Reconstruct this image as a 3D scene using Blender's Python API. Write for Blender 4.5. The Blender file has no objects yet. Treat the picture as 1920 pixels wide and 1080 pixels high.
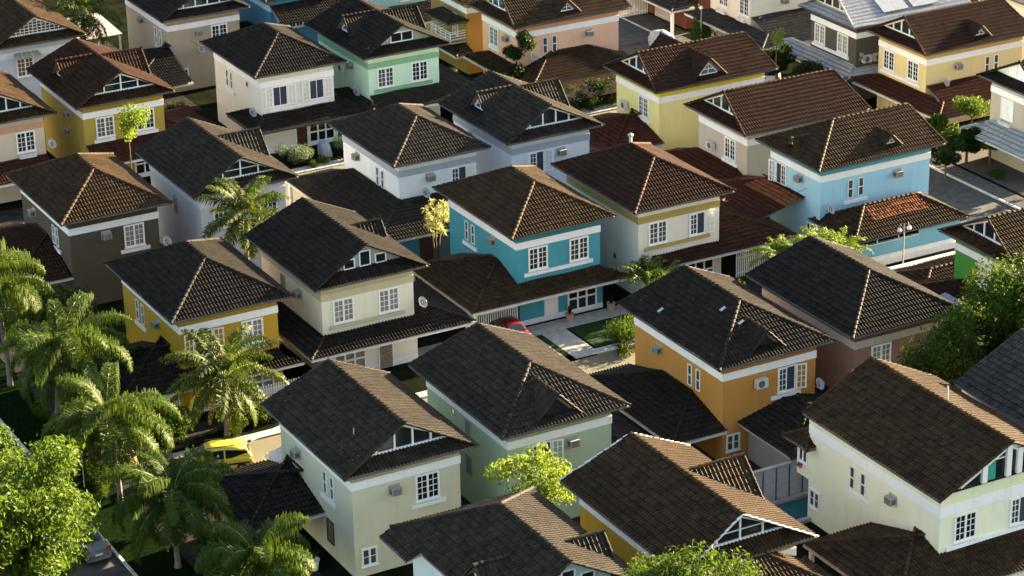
import bpy, math, random
import numpy as np
from mathutils import Matrix, Vector
random.seed(7); RNG=np.random.default_rng(7)
sc=bpy.context.scene; COL=sc.collection
Z3=np.array([0,0,1.0])
# ------------------------------------------------------------------ materials
def _mat(name):
    m=bpy.data.materials.new(name); m.use_nodes=True; nt=m.node_tree
    return m,nt,nt.nodes['Principled BSDF']
def N(nt,t,**kw):
    n=nt.nodes.new(t)
    for k,v in kw.items(): setattr(n,k,v)
    return n
def noise(nt,scale,detail=3,rough=.55,vec=None,stretch=None):
    tc=N(nt,'ShaderNodeNewGeometry'); n=N(nt,'ShaderNodeTexNoise'); n.inputs['Scale'].default_value=scale
    n.inputs['Detail'].default_value=detail; n.inputs['Roughness'].default_value=rough
    src=tc.outputs['Position']
    if stretch:
        mp=N(nt,'ShaderNodeMapping'); mp.inputs['Scale'].default_value=stretch; nt.links.new(src,mp.inputs[0]); src=mp.outputs[0]
    nt.links.new(src,n.inputs['Vector']); return n.outputs['Fac']
def ramp(nt,fac,stops):
    r=N(nt,'ShaderNodeValToRGB'); e=r.color_ramp.elements
    while len(e)>len(stops): e.remove(e[-1])
    while len(e)<len(stops): e.new(1)
    for i,(p,c) in enumerate(stops): e[i].position=p; e[i].color=(*c,1) if len(c)==3 else c
    nt.links.new(fac,r.inputs[0]); return r.outputs[0]
def mixc(nt,fac,a,b,mode='MIX'):
    m=N(nt,'ShaderNodeMix',data_type='RGBA',blend_type=mode)
    for s,v in ((0,fac),(6,a),(7,b)):
        if hasattr(v,'is_output'): nt.links.new(v,m.inputs[s])
        else: m.inputs[s].default_value=v if s==0 else (*v,1)
    return m.outputs[2]
def sc3(c,k): return tuple(min(1,x*k) for x in c)
_M={}
def wall_mat(c,key=None):
    if min(c)<.5: c=tuple(x*.86+.004 for x in c)
    k=('w',c)
    if k in _M: return _M[k]
    m,nt,b=_mat('stucco'); 
    big=noise(nt,.55,4); str_=noise(nt,1.4,4,.6,stretch=(1.6,1.6,.22)); fine=noise(nt,14,2)
    lum=sum(c)/3
    c2=tuple(x*.80+lum*.06 for x in c)
    a=mixc(nt,ramp(nt,big,[(.35,(0,0,0)),(.75,(.6,.6,.6))]),c,c2)
    a=mixc(nt,ramp(nt,str_,[(.52,(0,0,0)),(.86,(.5,.5,.5))]),a,tuple(x*.60+.015 for x in c))
    a=mixc(nt,ramp(nt,fine,[(.35,(0,0,0)),(.7,(.4,.4,.4))]),a,sc3(c,1.08))
    nt.links.new(a,b.inputs['Base Color']); b.inputs['Roughness'].default_value=.85; b.inputs['Specular IOR Level'].default_value=.25
    bp=N(nt,'ShaderNodeBump'); bp.inputs['Strength'].default_value=.35; bp.inputs['Distance'].default_value=.02
    nt.links.new(noise(nt,18,3,.7),bp.inputs['Height']); nt.links.new(bp.outputs[0],b.inputs['Normal'])
    _M[k]=m; return m
def tile_mat(name,c,c2,dust=(.16,.13,.09),spec=.05,rough=.6,dustamt=.5):
    k=('t',name)
    if k in _M: return _M[k]
    m,nt,b=_mat(name+'_roof_tile')
    at=N(nt,'ShaderNodeAttribute',attribute_name='rnd')
    a=ramp(nt,at.outputs['Fac'],[(0,(.003,.003,.003)),(.05,c),(1,c2)])  # lowest stop: shadow under the tile overlaps, put into the colour
    a=mixc(nt,ramp(nt,noise(nt,1.6,6,.75),[(.38,(0,0,0)),(.80,(dustamt*.8,)*3)]),a,dust)
    a=mixc(nt,ramp(nt,noise(nt,.35,3,.6),[(.55,(0,0,0)),(.8,(.4,)*3)]),a,sc3(c,.5))
    a=mixc(nt,ramp(nt,noise(nt,6.5,3,.6),[(.62,(0,0,0)),(.70,(.55,)*3)]),a,tuple(x*1.6+.02 for x in c2))
    nt.links.new(a,b.inputs['Base Color'])
    b.inputs['Roughness'].default_value=rough; b.inputs['Specular IOR Level'].default_value=spec
    bp=N(nt,'ShaderNodeBump'); bp.inputs['Strength'].default_value=.4; bp.inputs['Distance'].default_value=.01
    nt.links.new(noise(nt,30,3,.7),bp.inputs['Height']); nt.links.new(bp.outputs[0],b.inputs['Normal'])
    _M[k]=m; return m
def flat(name,c,rough=.6,spec=.4,metal=0,var=.12,scale=3,emit=None):
    k=('f',name)
    if k in _M: return _M[k]
    m,nt,b=_mat(name); f=noise(nt,scale,4)
    a=mixc(nt,ramp(nt,f,[(.3,(0,0,0)),(.7,(1,1,1))]),sc3(c,1-var),sc3(c,1+var))
    nt.links.new(a,b.inputs['Base Color']); b.inputs['Roughness'].default_value=rough; b.inputs['Specular IOR Level'].default_value=spec; b.inputs['Metallic'].default_value=metal
    if emit: b.inputs['Emission Color'].default_value=(*emit[0],1); b.inputs['Emission Strength'].default_value=emit[1]
    _M[k]=m; return m
def leaf_mat(name,c,c2,tr=.4):
    k=('l',name)
    if k in _M: return _M[k]
    m,nt,b=_mat(name); at=N(nt,'ShaderNodeAttribute',attribute_name='rnd')
    a=mixc(nt,at.outputs['Fac'],c,c2); nt.links.new(a,b.inputs['Base Color'])
    b.inputs['Roughness'].default_value=.55; b.inputs['Specular IOR Level'].default_value=.12
    t=N(nt,'ShaderNodeBsdfTranslucent'); ta=mixc(nt,.5,a,(.11,.17,.01)); nt.links.new(ta,t.inputs[0])
    mx=N(nt,'ShaderNodeMixShader'); mx.inputs[0].default_value=tr
    nt.links.new(b.outputs[0],mx.inputs[1]); nt.links.new(t.outputs[0],mx.inputs[2])
    nt.links.new(mx.outputs[0],nt.nodes['Material Output'].inputs[0]); _M[k]=m; return m
WHITE=flat('white_paint',(.78,.78,.77),.55,var=.07)
TRIM=flat('window_frame_paint',(.80,.80,.78),.45,var=.05)
GLASS=flat('dark_window_glass',(.012,.015,.018),.12,.6,var=.3)
GLASSC=flat('curtained_window_glass',(.20,.20,.19),.3,.5,var=.35,scale=5)
GLASSM=flat('dim_window_glass',(.06,.068,.07),.18,.55,var=.4,scale=2)
DARK=flat('dark_opening',(.012,.012,.014),.6,.2)
NAVY=flat('curtain_and_dark_room',(.04,.045,.07),.8,.2,scale=9,var=.4)
GREYM=flat('grey_metal',(.32,.32,.31),.5,.5)
ACB=flat('ac_casing',(.34,.33,.30),.5,.4)
ACG=flat('ac_grille',(.10,.10,.10),.6,.3)
CONC=flat('concrete',(.30,.29,.27),.85,.2,scale=1.2,var=.25)
DISH=flat('dish_paint',(.33,.33,.34),.5,.3)
WOODD=flat('dark_wood',(.06,.028,.016),.6,.3,scale=7)
GUTTER=flat('gutter_paint',(.55,.56,.57),.45,.4)
SOFF=flat('soffit_board',(.22,.19,.16),.8,.2)
BROWNF=flat('dark_fascia',(.05,.035,.028),.7,.2)
TILES=dict(
 black=tile_mat('charcoal',(.009,.008,.0075),(.021,.018,.016),dust=(.15,.11,.055),dustamt=.18),
 smoke=tile_mat('smoky',(.014,.012,.011),(.031,.027,.023),dust=(.19,.14,.075),dustamt=.27),
 umber=tile_mat('umber',(.019,.011,.0065),(.044,.026,.014),dust=(.18,.12,.055),dustamt=.32),
 chocolate=tile_mat('chocolate',(.020,.009,.006),(.045,.020,.012),dust=(.10,.06,.035),dustamt=.28),
 rust=tile_mat('rust',(.036,.012,.008),(.070,.024,.015),dust=(.12,.06,.035),dustamt=.3),
 terra=tile_mat('terracotta',(.17,.062,.028),(.29,.105,.042),dust=(.2,.1,.05),dustamt=.3),
 silver=tile_mat('silver',(.27,.275,.285),(.40,.405,.41),dust=(.22,.22,.22),spec=.6,rough=.4,dustamt=.4),
 slate=tile_mat('slate',(.022,.021,.021),(.060,.056,.052),dust=(.13,.12,.10),dustamt=.4),
)
# ------------------------------------------------------------------ mesh builder
class MB:
    def __init__(s): s.V=[];s.n=0;s.Q=[];s.T=[];s.RQ=[];s.RT=[]
    def add(s,V,Q=None,T=None,rq=None,rt=None):
        V=np.asarray(V,float).reshape(-1,3)
        if Q is not None and len(Q):
            Q=np.asarray(Q,int).reshape(-1,4)+s.n; s.Q.append(Q); s.RQ.append(np.full(len(Q),.5) if rq is None else np.asarray(rq,float)*np.ones(len(Q)))
        if T is not None and len(T):
            T=np.asarray(T,int).reshape(-1,3)+s.n; s.T.append(T); s.RT.append(np.full(len(T),.5) if rt is None else np.asarray(rt,float)*np.ones(len(T)))
        s.V.append(V); s.n+=len(V)
    def poly(s,pts):
        k=len(pts)
        if k==4: s.add(pts,Q=[[0,1,2,3]])
        else: s.add(pts,T=[[0,i,i+1] for i in range(1,k-1)])
    def hexa(s,p): s.add(p,Q=[[0,3,2,1],[4,5,6,7],[0,1,5,4],[1,2,6,5],[2,3,7,6],[3,0,4,7]])
    def box(s,x0,x1,y0,y1,z0,z1):
        s.hexa([(x0,y0,z0),(x1,y0,z0),(x1,y1,z0),(x0,y1,z0),(x0,y0,z1),(x1,y0,z1),(x1,y1,z1),(x0,y1,z1)])
    def beam(s,p,q,w,h=None,up=(0,0,1)):
        p=np.array(p,float);q=np.array(q,float);h=h or w; d=q-p;d/=np.linalg.norm(d); up=np.array(up,float)
        if abs(d@up)>.95: up=np.array([1.,0,0])
        r=np.cross(d,up);r/=np.linalg.norm(r);u=np.cross(r,d)
        c=[(-w/2,-h/2),(w/2,-h/2),(w/2,h/2),(-w/2,h/2)]
        s.hexa([p+r*a+u*b for a,b in c]+[q+r*a+u*b for a,b in c])
    def tube(s,pts,rad,k=7,cap=True):
        pts=[np.array(p,float) for p in pts]; n=len(pts); rad=[rad]*n if np.isscalar(rad) else rad
        V=[];prev=None
        for i,p in enumerate(pts):
            d=pts[min(i+1,n-1)]-pts[max(i-1,0)]; d/=np.linalg.norm(d)+1e-9
            a=np.array([1.,0,0]) if abs(d[0])<.8 else np.array([0,1.,0])
            if prev is not None: a=prev
            r=np.cross(d,a);r/=np.linalg.norm(r);u=np.cross(r,d); prev=u if False else a
            for j in range(k):
                t=2*math.pi*j/k; V.append(p+rad[i]*(r*math.cos(t)+u*math.sin(t)))
        Q=[[i*k+j,i*k+(j+1)%k,(i+1)*k+(j+1)%k,(i+1)*k+j] for i in range(n-1) for j in range(k)]
        T=[]
        if cap:
            V+= [pts[0],pts[-1]]
            T=[[n*k,(j+1)%k,j] for j in range(k)]+[[n*k+1,(n-1)*k+j,(n-1)*k+(j+1)%k] for j in range(k)]
        s.add(V,Q=Q,T=T)
    def lathe(s,c,prof,k=12):
        c=np.array(c,float); V=[c+np.array([r*math.cos(2*math.pi*j/k),r*math.sin(2*math.pi*j/k),z]) for r,z in prof for j in range(k)]
        s.add(V,Q=[[i*k+j,i*k+(j+1)%k,(i+1)*k+(j+1)%k,(i+1)*k+j] for i in range(len(prof)-1) for j in range(k)])
    def build(s,name,mat,parent=None,smooth=False,loc=None):
        if s.n==0: return None
        V=np.concatenate(s.V)
        if loc is not None: V=V-np.array(loc)
        me=bpy.data.meshes.new(name); me.vertices.add(len(V)); me.vertices.foreach_set('co',V.astype(np.float32).ravel())
        Q=np.concatenate(s.Q) if s.Q else np.zeros((0,4),int); T=np.concatenate(s.T) if s.T else np.zeros((0,3),int)
        li=np.concatenate([Q.ravel(),T.ravel()]).astype(np.int32)
        me.loops.add(len(li)); me.loops.foreach_set('vertex_index',li)
        me.polygons.add(len(Q)+len(T))
        ls=np.concatenate([np.arange(len(Q))*4,len(Q)*4+np.arange(len(T))*3]).astype(np.int32)
        me.polygons.foreach_set('loop_start',ls)
        me.polygons.foreach_set('loop_total',np.concatenate([np.full(len(Q),4),np.full(len(T),3)]).astype(np.int32))
        me.update(calc_edges=True)
        at=me.attributes.new('rnd','FLOAT','FACE'); at.data.foreach_set('value',np.concatenate(s.RQ+s.RT).astype(np.float32))
        me.polygons.foreach_set('use_smooth',[bool(smooth)]*len(me.polygons))
        me.materials.append(mat)
        o=bpy.data.objects.new(name,me); COL.objects.link(o)
        if loc is not None: o.location=loc
        if parent is not None: o.parent=parent; o.matrix_parent_inverse=Matrix.Translation(-parent.location) if loc is None or True else Matrix()
        return o
def empty(name,loc,label,cat,group=None):
    o=bpy.data.objects.new(name,None); COL.objects.link(o); o.location=loc; o.empty_display_size=.3
    o['label']=label;o['category']=cat
    if group:o['group']=group
    return o
def tag(o,label,cat,group=None,kind=None):
    o['label']=label;o['category']=cat
    if group:o['group']=group
    if kind:o['kind']=kind
    return o
def copy_tree(o,loc,rz=0,scale=1,label=None,group=None):
    r=o.copy(); COL.objects.link(r); r.location=loc; r.rotation_euler=(0,0,rz); r.scale=(scale,)*3
    if label:r['label']=label
    if group:r['group']=group
    def rec(src,dst):
        for ch in list(src.children):
            c=ch.copy(); COL.objects.link(c); c.parent=dst; rec(ch,c)
    rec(o,r); return r
# ------------------------------------------------------------------ tiled roof slope
PU=np.array([0,.10,.27,.43,.55,.78]); PH=np.array([0,.75,1,.75,0,-.22])
def slope(mb,under,fas,side,rect,ze,t,lo,hi,p=.235,c=.37,h=.062,step=.058,L0=0,Lr=None,fz=.15,lift=0):
    x0,y0,x1,y1=rect
    O,eu,ev,L={'S':((x0,y0),(1,0),(0,1),x1-x0),'N':((x0,y1),(1,0),(0,-1),x1-x0),'W':((x0,y0),(0,1),(1,0),y1-y0),'E':((x1,y0),(0,1),(-1,0),y1-y0)}[side]
    O=np.array([*O,ze]);eu=np.array([*eu,0.]);ev=np.array([*ev,0.])
    if Lr is None: Lr=L
    n=int(math.ceil(L/p)); p=L/n
    u=(np.arange(n)[:,None]+PU[None,:]).ravel()*p; u=np.append(u,L); hh=np.append(np.tile(PH,n),0)*h; ti=np.append(np.repeat(np.arange(n),6),n-1)
    m=(u>=L0-1e-6)&(u<=Lr+1e-6); u=u[m];hh=hh[m];ti=ti[m]
    lo_u=np.broadcast_to(lo(u),u.shape).astype(float); hi_u=np.broadcast_to(hi(u),u.shape).astype(float); hi_u=np.maximum(hi_u,lo_u)
    rmin=lo_u.min(); rmax=hi_u.max(); K=max(1,int(math.ceil((rmax-rmin)/c)))
    R=[];ST=[];
    for k in range(K):
        R+= [rmin+k*c,rmin+(k+1)*c]; ST+=[1,0]
    R=np.array(R);ST=np.array(ST)
    tr=RNG.random((K,n+1)); course=np.repeat(np.arange(K),2)
    rr=np.clip(R[:,None],lo_u[None,:],hi_u[None,:])
    jit=tr[course][:,ti]
    wob=.03*np.sin(u*1.3+O[0])[None,:]*np.sin(rr*1.1+O[1])
    zz=t*rr+(hh[None,:]+ST[:,None]*(step+.014*jit)+.004*jit)*1.05+wob+lift
    P=O[None,None,:]+eu*u[None,:,None]+ev*rr[:,:,None]+Z3*zz[:,:,None]
    nr,nc=rr.shape; idx=np.arange(nr*nc).reshape(nr,nc)
    d=rr[1:]-rr[:-1]; keep=(d[:,1:]>1e-5)|(d[:,:-1]>1e-5)
    inside=(R[:,None]<hi_u[None,:]-1e-6)&(R[:,None]>lo_u[None,:]+1e-6)
    ris=np.zeros_like(keep); ris[1::2]=(inside[1:-1:2][:,1:]&inside[1:-1:2][:,:-1]) if nr>2 else False
    keep|=ris
    a,b,c_,d_=idx[:-1,:-1],idx[:-1,1:],idx[1:,1:],idx[1:,:-1]
    Q=np.stack([a[keep],b[keep],c_[keep],d_[keep]],1)
    fr=tr[course[:-1]][:,ti[:-1]]; 
    base=RNG.random()*.25
    rq=np.clip(.12+fr[keep]**1.6*.85+base*.5,.06,1.1); isr=np.zeros_like(keep); isr[1::2]=True; rq[isr[keep]]=0 if side in 'WE' else .04; mb.add(P.reshape(-1,3),Q=Q,rq=rq)  # course risers painted near-black as the shadow lines under tile overlaps
    # underside and fascia
    n2=max(2,int(L/.4)); uu=np.linspace(L0,Lr,n2+1); l2=np.broadcast_to(lo(uu),uu.shape).astype(float);h2=np.maximum(np.broadcast_to(hi(uu),uu.shape).astype(float),l2)
    A=O+eu*uu[:,None]+ev*l2[:,None]+Z3*(t*l2-.05+lift)[:,None]; B=O+eu*uu[:,None]+ev*h2[:,None]+Z3*(t*h2-.05+lift)[:,None]
    kk=n2+1
    if under is not None: under.add(np.concatenate([A,B]),Q=[[i,i+1,kk+i+1,kk+i] for i in range(n2) if h2[i]>l2[i]+1e-4 or h2[i+1]>l2[i+1]+1e-4])
    if fas is not None:
        s0=[i for i in range(n2) if abs(l2[i]-lo_u.min())<.01 and abs(l2[i+1]-lo_u.min())<.01]
        if s0:
            i0,i1=s0[0],s0[-1]+1; off=ev*.03
            a0,a1=A[i0]+off,A[i1]+off
            fas.add([a0+Z3*.03,a1+Z3*.03,a1-Z3*fz,a0-Z3*fz, a0+off+Z3*.03,a1+off+Z3*.03,a1+off-Z3*fz,a0+off-Z3*fz],Q=[[0,1,2,3],[4,7,6,5],[3,2,6,7],[0,4,5,1]])
def caps(mb,p,q,r=.13,seg=.42):
    p=np.array(p,float);q=np.array(q,float);d=q-p;L=np.linalg.norm(d)
    if L<.05:return
    d/=L;n=max(1,round(L/seg)); rt=np.cross(d,Z3);rt/=np.linalg.norm(rt);up=np.cross(rt,d)
    K=7;V=[];Q=[];rq=[]
    for i in range(n):
        s0,s1=L*i/n-.03,L*(i+1)/n
        for s_,rad,dz in((s0,r*1.1,.03),(s1,r*.88,0)):
            for j in range(K):
                a=math.pi*(j/(K-1)); V.append(p+d*s_+rt*rad*math.cos(a)+up*(rad*.95*math.sin(a)-.02+dz))
        b=i*2*K
        Q+=[[b+j,b+j+1,b+K+j+1,b+K+j] for j in range(K-1)]; V_=None
        rq+= [random.random()]*(K-1)
    mb.add(V,Q=Q,rq=rq)
    # end discs
    for e,sg in((p,0),(q,1)):
        s_=[e+rt*r*math.cos(math.pi*j/(K-1))+up*(r*.95*math.sin(math.pi*j/(K-1))-.02) for j in range(K)]
        mb.add(s_,T=[[0,j,j+1] for j in range(1,K-1)])
# ------------------------------------------------------------------ wall-face helper
def face(side,X,Y):
    if side=='S': return lambda u,n,z:(X+u,Y-n,z)
    if side=='N': return lambda u,n,z:(X+u,Y+n,z)
    if side=='W': return lambda u,n,z:(X-n,Y+u,z)
    return lambda u,n,z:(X+n,Y+u,z)
def fb(mb,P,u0,u1,n0,n1,z0,z1):
    mb.hexa([P(u0,n1,z0),P(u1,n1,z0),P(u1,n0,z0),P(u0,n0,z0),P(u0,n1,z1),P(u1,n1,z1),P(u1,n0,z1),P(u0,n0,z1)])
def framebars(mb,P,u0,u1,z0,z1,w=.08,n0=-.02,n1=.07):
    fb(mb,P,u0,u1,n0,n1,z0,z0+w); fb(mb,P,u0,u1,n0,n1,z1-w,z1)
    fb(mb,P,u0,u0+w,n0,n1,z0+w,z1-w); fb(mb,P,u1-w,u1,n0,n1,z0+w,z1-w)
def muntins(mb,P,u0,u1,z0,z1,nc,nr,w=.035,n0=0,n1=.045):
    for i in range(1,nc):
        u=u0+(u1-u0)*i/nc; fb(mb,P,u-w/2,u+w/2,n0,n1,z0,z1)
    for j in range(1,nr):
        z=z0+(z1-z0)*j/nr; fb(mb,P,u0,u1,n0,n1-.004,z-w/2,z+w/2)
def win_grid(par,P,u,z,w=1.52,h=1.68,glass=None,rows=4,cols=2,nm='window'):
    g=glass or (GLASSM if RNG.random()<.3 else GLASS); f=MB(); u0,u1,z0,z1=u-w/2,u+w/2,z-h/2,z+h/2
    framebars(f,P,u0,u1,z0,z1,.11); fb(f,P,u-.06,u+.06,-.02,.075,z0+.11,z1-.11)
    for a,b in((u0+.11,u-.06),(u+.06,u1-.11)): muntins(f,P,a,b,z0+.11,z1-.11,cols,rows)
    fb(f,P,u0-.05,u1+.05,-.02,.12,z0-.06,z0-.003)
    o=f.build(nm,TRIM,par); p=MB(); fb(p,P,u0+.05,u1-.05,-.03,.018,z0+.05,z1-.05); p.build('pane',g,o); return o
def win_open(par,P,u,z,glass=None,w=1.3,h=1.68,left=True,leaf=False):
    f=MB(); u0,u1,z0,z1=u-w/2,u+w/2,z-h/2,z+h/2
    framebars(f,P,u0,u1,z0,z1,.07); fb(f,P,u-.02,u+.02,-.01,.05,z0+.07,z1-.07)
    fb(f,P,u0-.05,u1+.05,-.02,.12,z0-.06,z0-.003)
    if leaf: muntins(f,P,u0+.07,u-.02,z0+.07,z1-.07,2,4); framebars(f,P,u0+.06,u+.01,z0+.06,z1-.06,.07,0,.06)
    o=f.build('window',TRIM,par); p=MB(); fb(p,P,u0+.04,u1-.04,-.03,.015,z0+.04,z1-.04); p.build('curtain_and_unlit_room',glass or NAVY,o)  # flat panel painted as the unlit room behind, with curtain tones
    for a,b in(((u0-.72,u0-.03),True),((u1+.03,u1+.72),False)) if not leaf else (((u1+.03,u1+.72),False),):
        s=MB(); Pt=(lambda a0,b0,flip:(lambda uu,n,zz:P(uu,n+.05+.22*((b0-uu) if flip else (uu-a0)),zz)))(a[0],a[1],b)
        framebars(s,Pt,a[0],a[1],z0,z1,.09,0,.045); muntins(s,Pt,a[0]+.09,a[1]-.09,z0+.09,z1-.09,2,4,.04,.005,.04)
        s.build('shutter',TRIM,o)
    return o
def win_slim(par,P,u,z,w=.46,h=1.42):
    f=MB(); u0,u1,z0,z1=u-w/2,u+w/2,z-h/2,z+h/2
    framebars(f,P,u0,u1,z0,z1,.05); fb(f,P,u0+.05,u1-.05,0,.07,z-.03,z+.03)
    o=f.build('narrow_window',TRIM,par); p=MB(); fb(p,P,u0+.02,u1-.02,-.02,.02,z0+.02,z1-.02); p.build('pane',GLASSM,o)
def ac_box(par,P,u,z):
    m=MB(); fb(m,P,u-.31,u+.31,0,.42,z-.22,z+.22); fb(m,P,u-.36,u+.36,-.01,.03,z-.28,z+.34)
    o=m.build('air_conditioner',ACB,par); g=MB()
    for i in range(5): fb(g,P,u-.26,u+.26,.42,.435,z-.19+i*.08,z-.145+i*.08)
    fb(g,P,u+.309,u+.32,.08,.36,z-.14,z+.14); fb(g,P,u-.32,u-.309,.08,.36,z-.14,z+.14)
    g.build('grille',ACG,o)
def ac_split(par,P,u,z):
    m=MB(); fb(m,P,u-.42,u+.42,.08,.42,z-.3,z+.3); fb(m,P,u-.35,u-.3,0,.4,z-.36,z-.302); fb(m,P,u+.3,u+.35,0,.4,z-.36,z-.302)
    o=m.build('air_conditioner',flat('split_unit',(.55,.54,.50),.4),par); g=MB(); c=[P(u-.08+.24*math.cos(a),.425,z+.24*math.sin(a)) for a in np.linspace(0,2*math.pi,17)[:-1]]
    c2=[P(u-.08+.24*math.cos(a),.44,z+.24*math.sin(a)) for a in np.linspace(0,2*math.pi,17)[:-1]]
    g.add(c+c2,Q=[[j,(j+1)%16,16+(j+1)%16,16+j] for j in range(16)],T=[[16,16+j,16+j+1] for j in range(1,15)]); g.build('fan_grille',ACG,o)
def dish(par,P,u,z):
    m=MB(); c=np.array(P(u,.55,z)); n=np.array([.35,-.75,.55]); n/=np.linalg.norm(n); a=np.cross(n,Z3);a/=np.linalg.norm(a);b=np.cross(a,n)
    V=[c-n*.10];K=20
    for r,d in((.14,-.085),(.27,-.04),(.38,.02)): V+=[c+n*d+r*(a*math.cos(2*math.pi*j/K)+b*math.sin(2*math.pi*j/K)*1.05) for j in range(K)]
    m.add(V,T=[[0,1+j,1+(j+1)%K] for j in range(K)],Q=[[1+k*K+j,1+k*K+(j+1)%K,1+(k+1)*K+(j+1)%K,1+(k+1)*K+j] for k in range(2) for j in range(K)])
    o=m.build('satellite_dish',DISH,par,smooth=True); g=MB(); g.tube([P(u,0,z-.35),P(u,.3,z-.38),c-n*.1],.022,6); g.tube([c-b*.34-n*.02,c+n*.36-b*.05],.014,5); g.tube([c+n*.36-b*.05,c+n*.30-b*.03],.04,6)
    g.build('arm',GREYM,o)
def vent(par,P,u,z,w=.4,h=.42):
    f=MB(); framebars(f,P,u-w/2,u+w/2,z-h/2,z+h/2,.04,0,.04); o=f.build('vent',GREYM,par); p=MB(); fb(p,P,u-w/2+.02,u+w/2-.02,-.01,.015,z-h/2+.02,z+h/2-.02); p.build('screen',GLASSM,o)
def lattice(par,P,u,z,w=.72,h=1.3):
    f=MB(); framebars(f,P,u-w/2,u+w/2,z-h/2,z+h/2,.05,0,.05); muntins(f,P,u-w/2,u+w/2,z-h/2,z+h/2,4,7,.03,.0,.04)
    o=f.build('glass_block_window',GREYM,par); p=MB(); fb(p,P,u-w/2+.02,u+w/2-.02,-.01,.015,z-h/2+.02,z+h/2-.02); p.build('pane',GLASSM,o)
def flowerbox(par,P,u,z,w=1.35):
    f=MB(); fb(f,P,u-w/2,u+w/2,.02,.32,z-.15,z-.12)
    for k in range(3): fb(f,P,u-w/2,u+w/2,.29,.32,z-.1+k*.1,z-.05+k*.1)
    fb(f,P,u-w/2,u-w/2+.03,.02,.32,z-.12,z+.16); fb(f,P,u+w/2-.03,u+w/2,.02,.32,z-.12,z+.16)
    f.build('flower_box',WHITE,par)
def trellis(par,P,u,z,w=.9,h=1.5):
    f=MB(); framebars(f,P,u-w/2,u+w/2,z-h/2,z+h/2,.05,.02,.07); muntins(f,P,u-w/2,u+w/2,z-h/2,z+h/2,4,7,.03,.03,.06); f.build('trellis',WOODD,par)
def french(par,P,u,z0=.12,w=2.35,h=2.1,cols=3,glass=None):
    f=MB(); u0,u1,z1=u-w/2,u+w/2,z0+h; framebars(f,P,u0,u1,z0,z1,.11,-.02,.1); muntins(f,P,u0+.11,u1-.11,z0+.11,z1-.11,cols,2,.12,0,.08)
    o=f.build('french_window',TRIM,par); p=MB(); fb(p,P,u0+.05,u1-.05,-.03,.02,z0+.05,z1-.05); p.build('pane',glass or GLASS,o)
def door(par,P,u,mat,w=.95,h=2.15):
    f=MB(); fb(f,P,u-w/2,u+w/2,0,.05,.02,h); 
    for a,b,c,d in((-.33,-.05,.25,1.0),(.05,.33,.25,1.0),(-.33,-.05,1.15,1.95),(.05,.33,1.15,1.95)): framebars(f,P,u+a,u+b,c,d,.04,.04,.07)
    o=f.build('door',mat,par); g=MB(); fb(g,P,u-w/2-.07,u-w/2,0,.09,0,h+.07); fb(g,P,u+w/2,u+w/2+.07,0,.09,0,h+.07); fb(g,P,u-w/2,u+w/2,0,.09,h,h+.07); g.build('door_frame',TRIM,o)
    k=MB(); k.tube([P(u-w/2+.1,.05,1.05),P(u-w/2+.1,.12,1.05),P(u-w/2+.2,.12,1.05)],.018,5); k.build('handle',GREYM,o)
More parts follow.
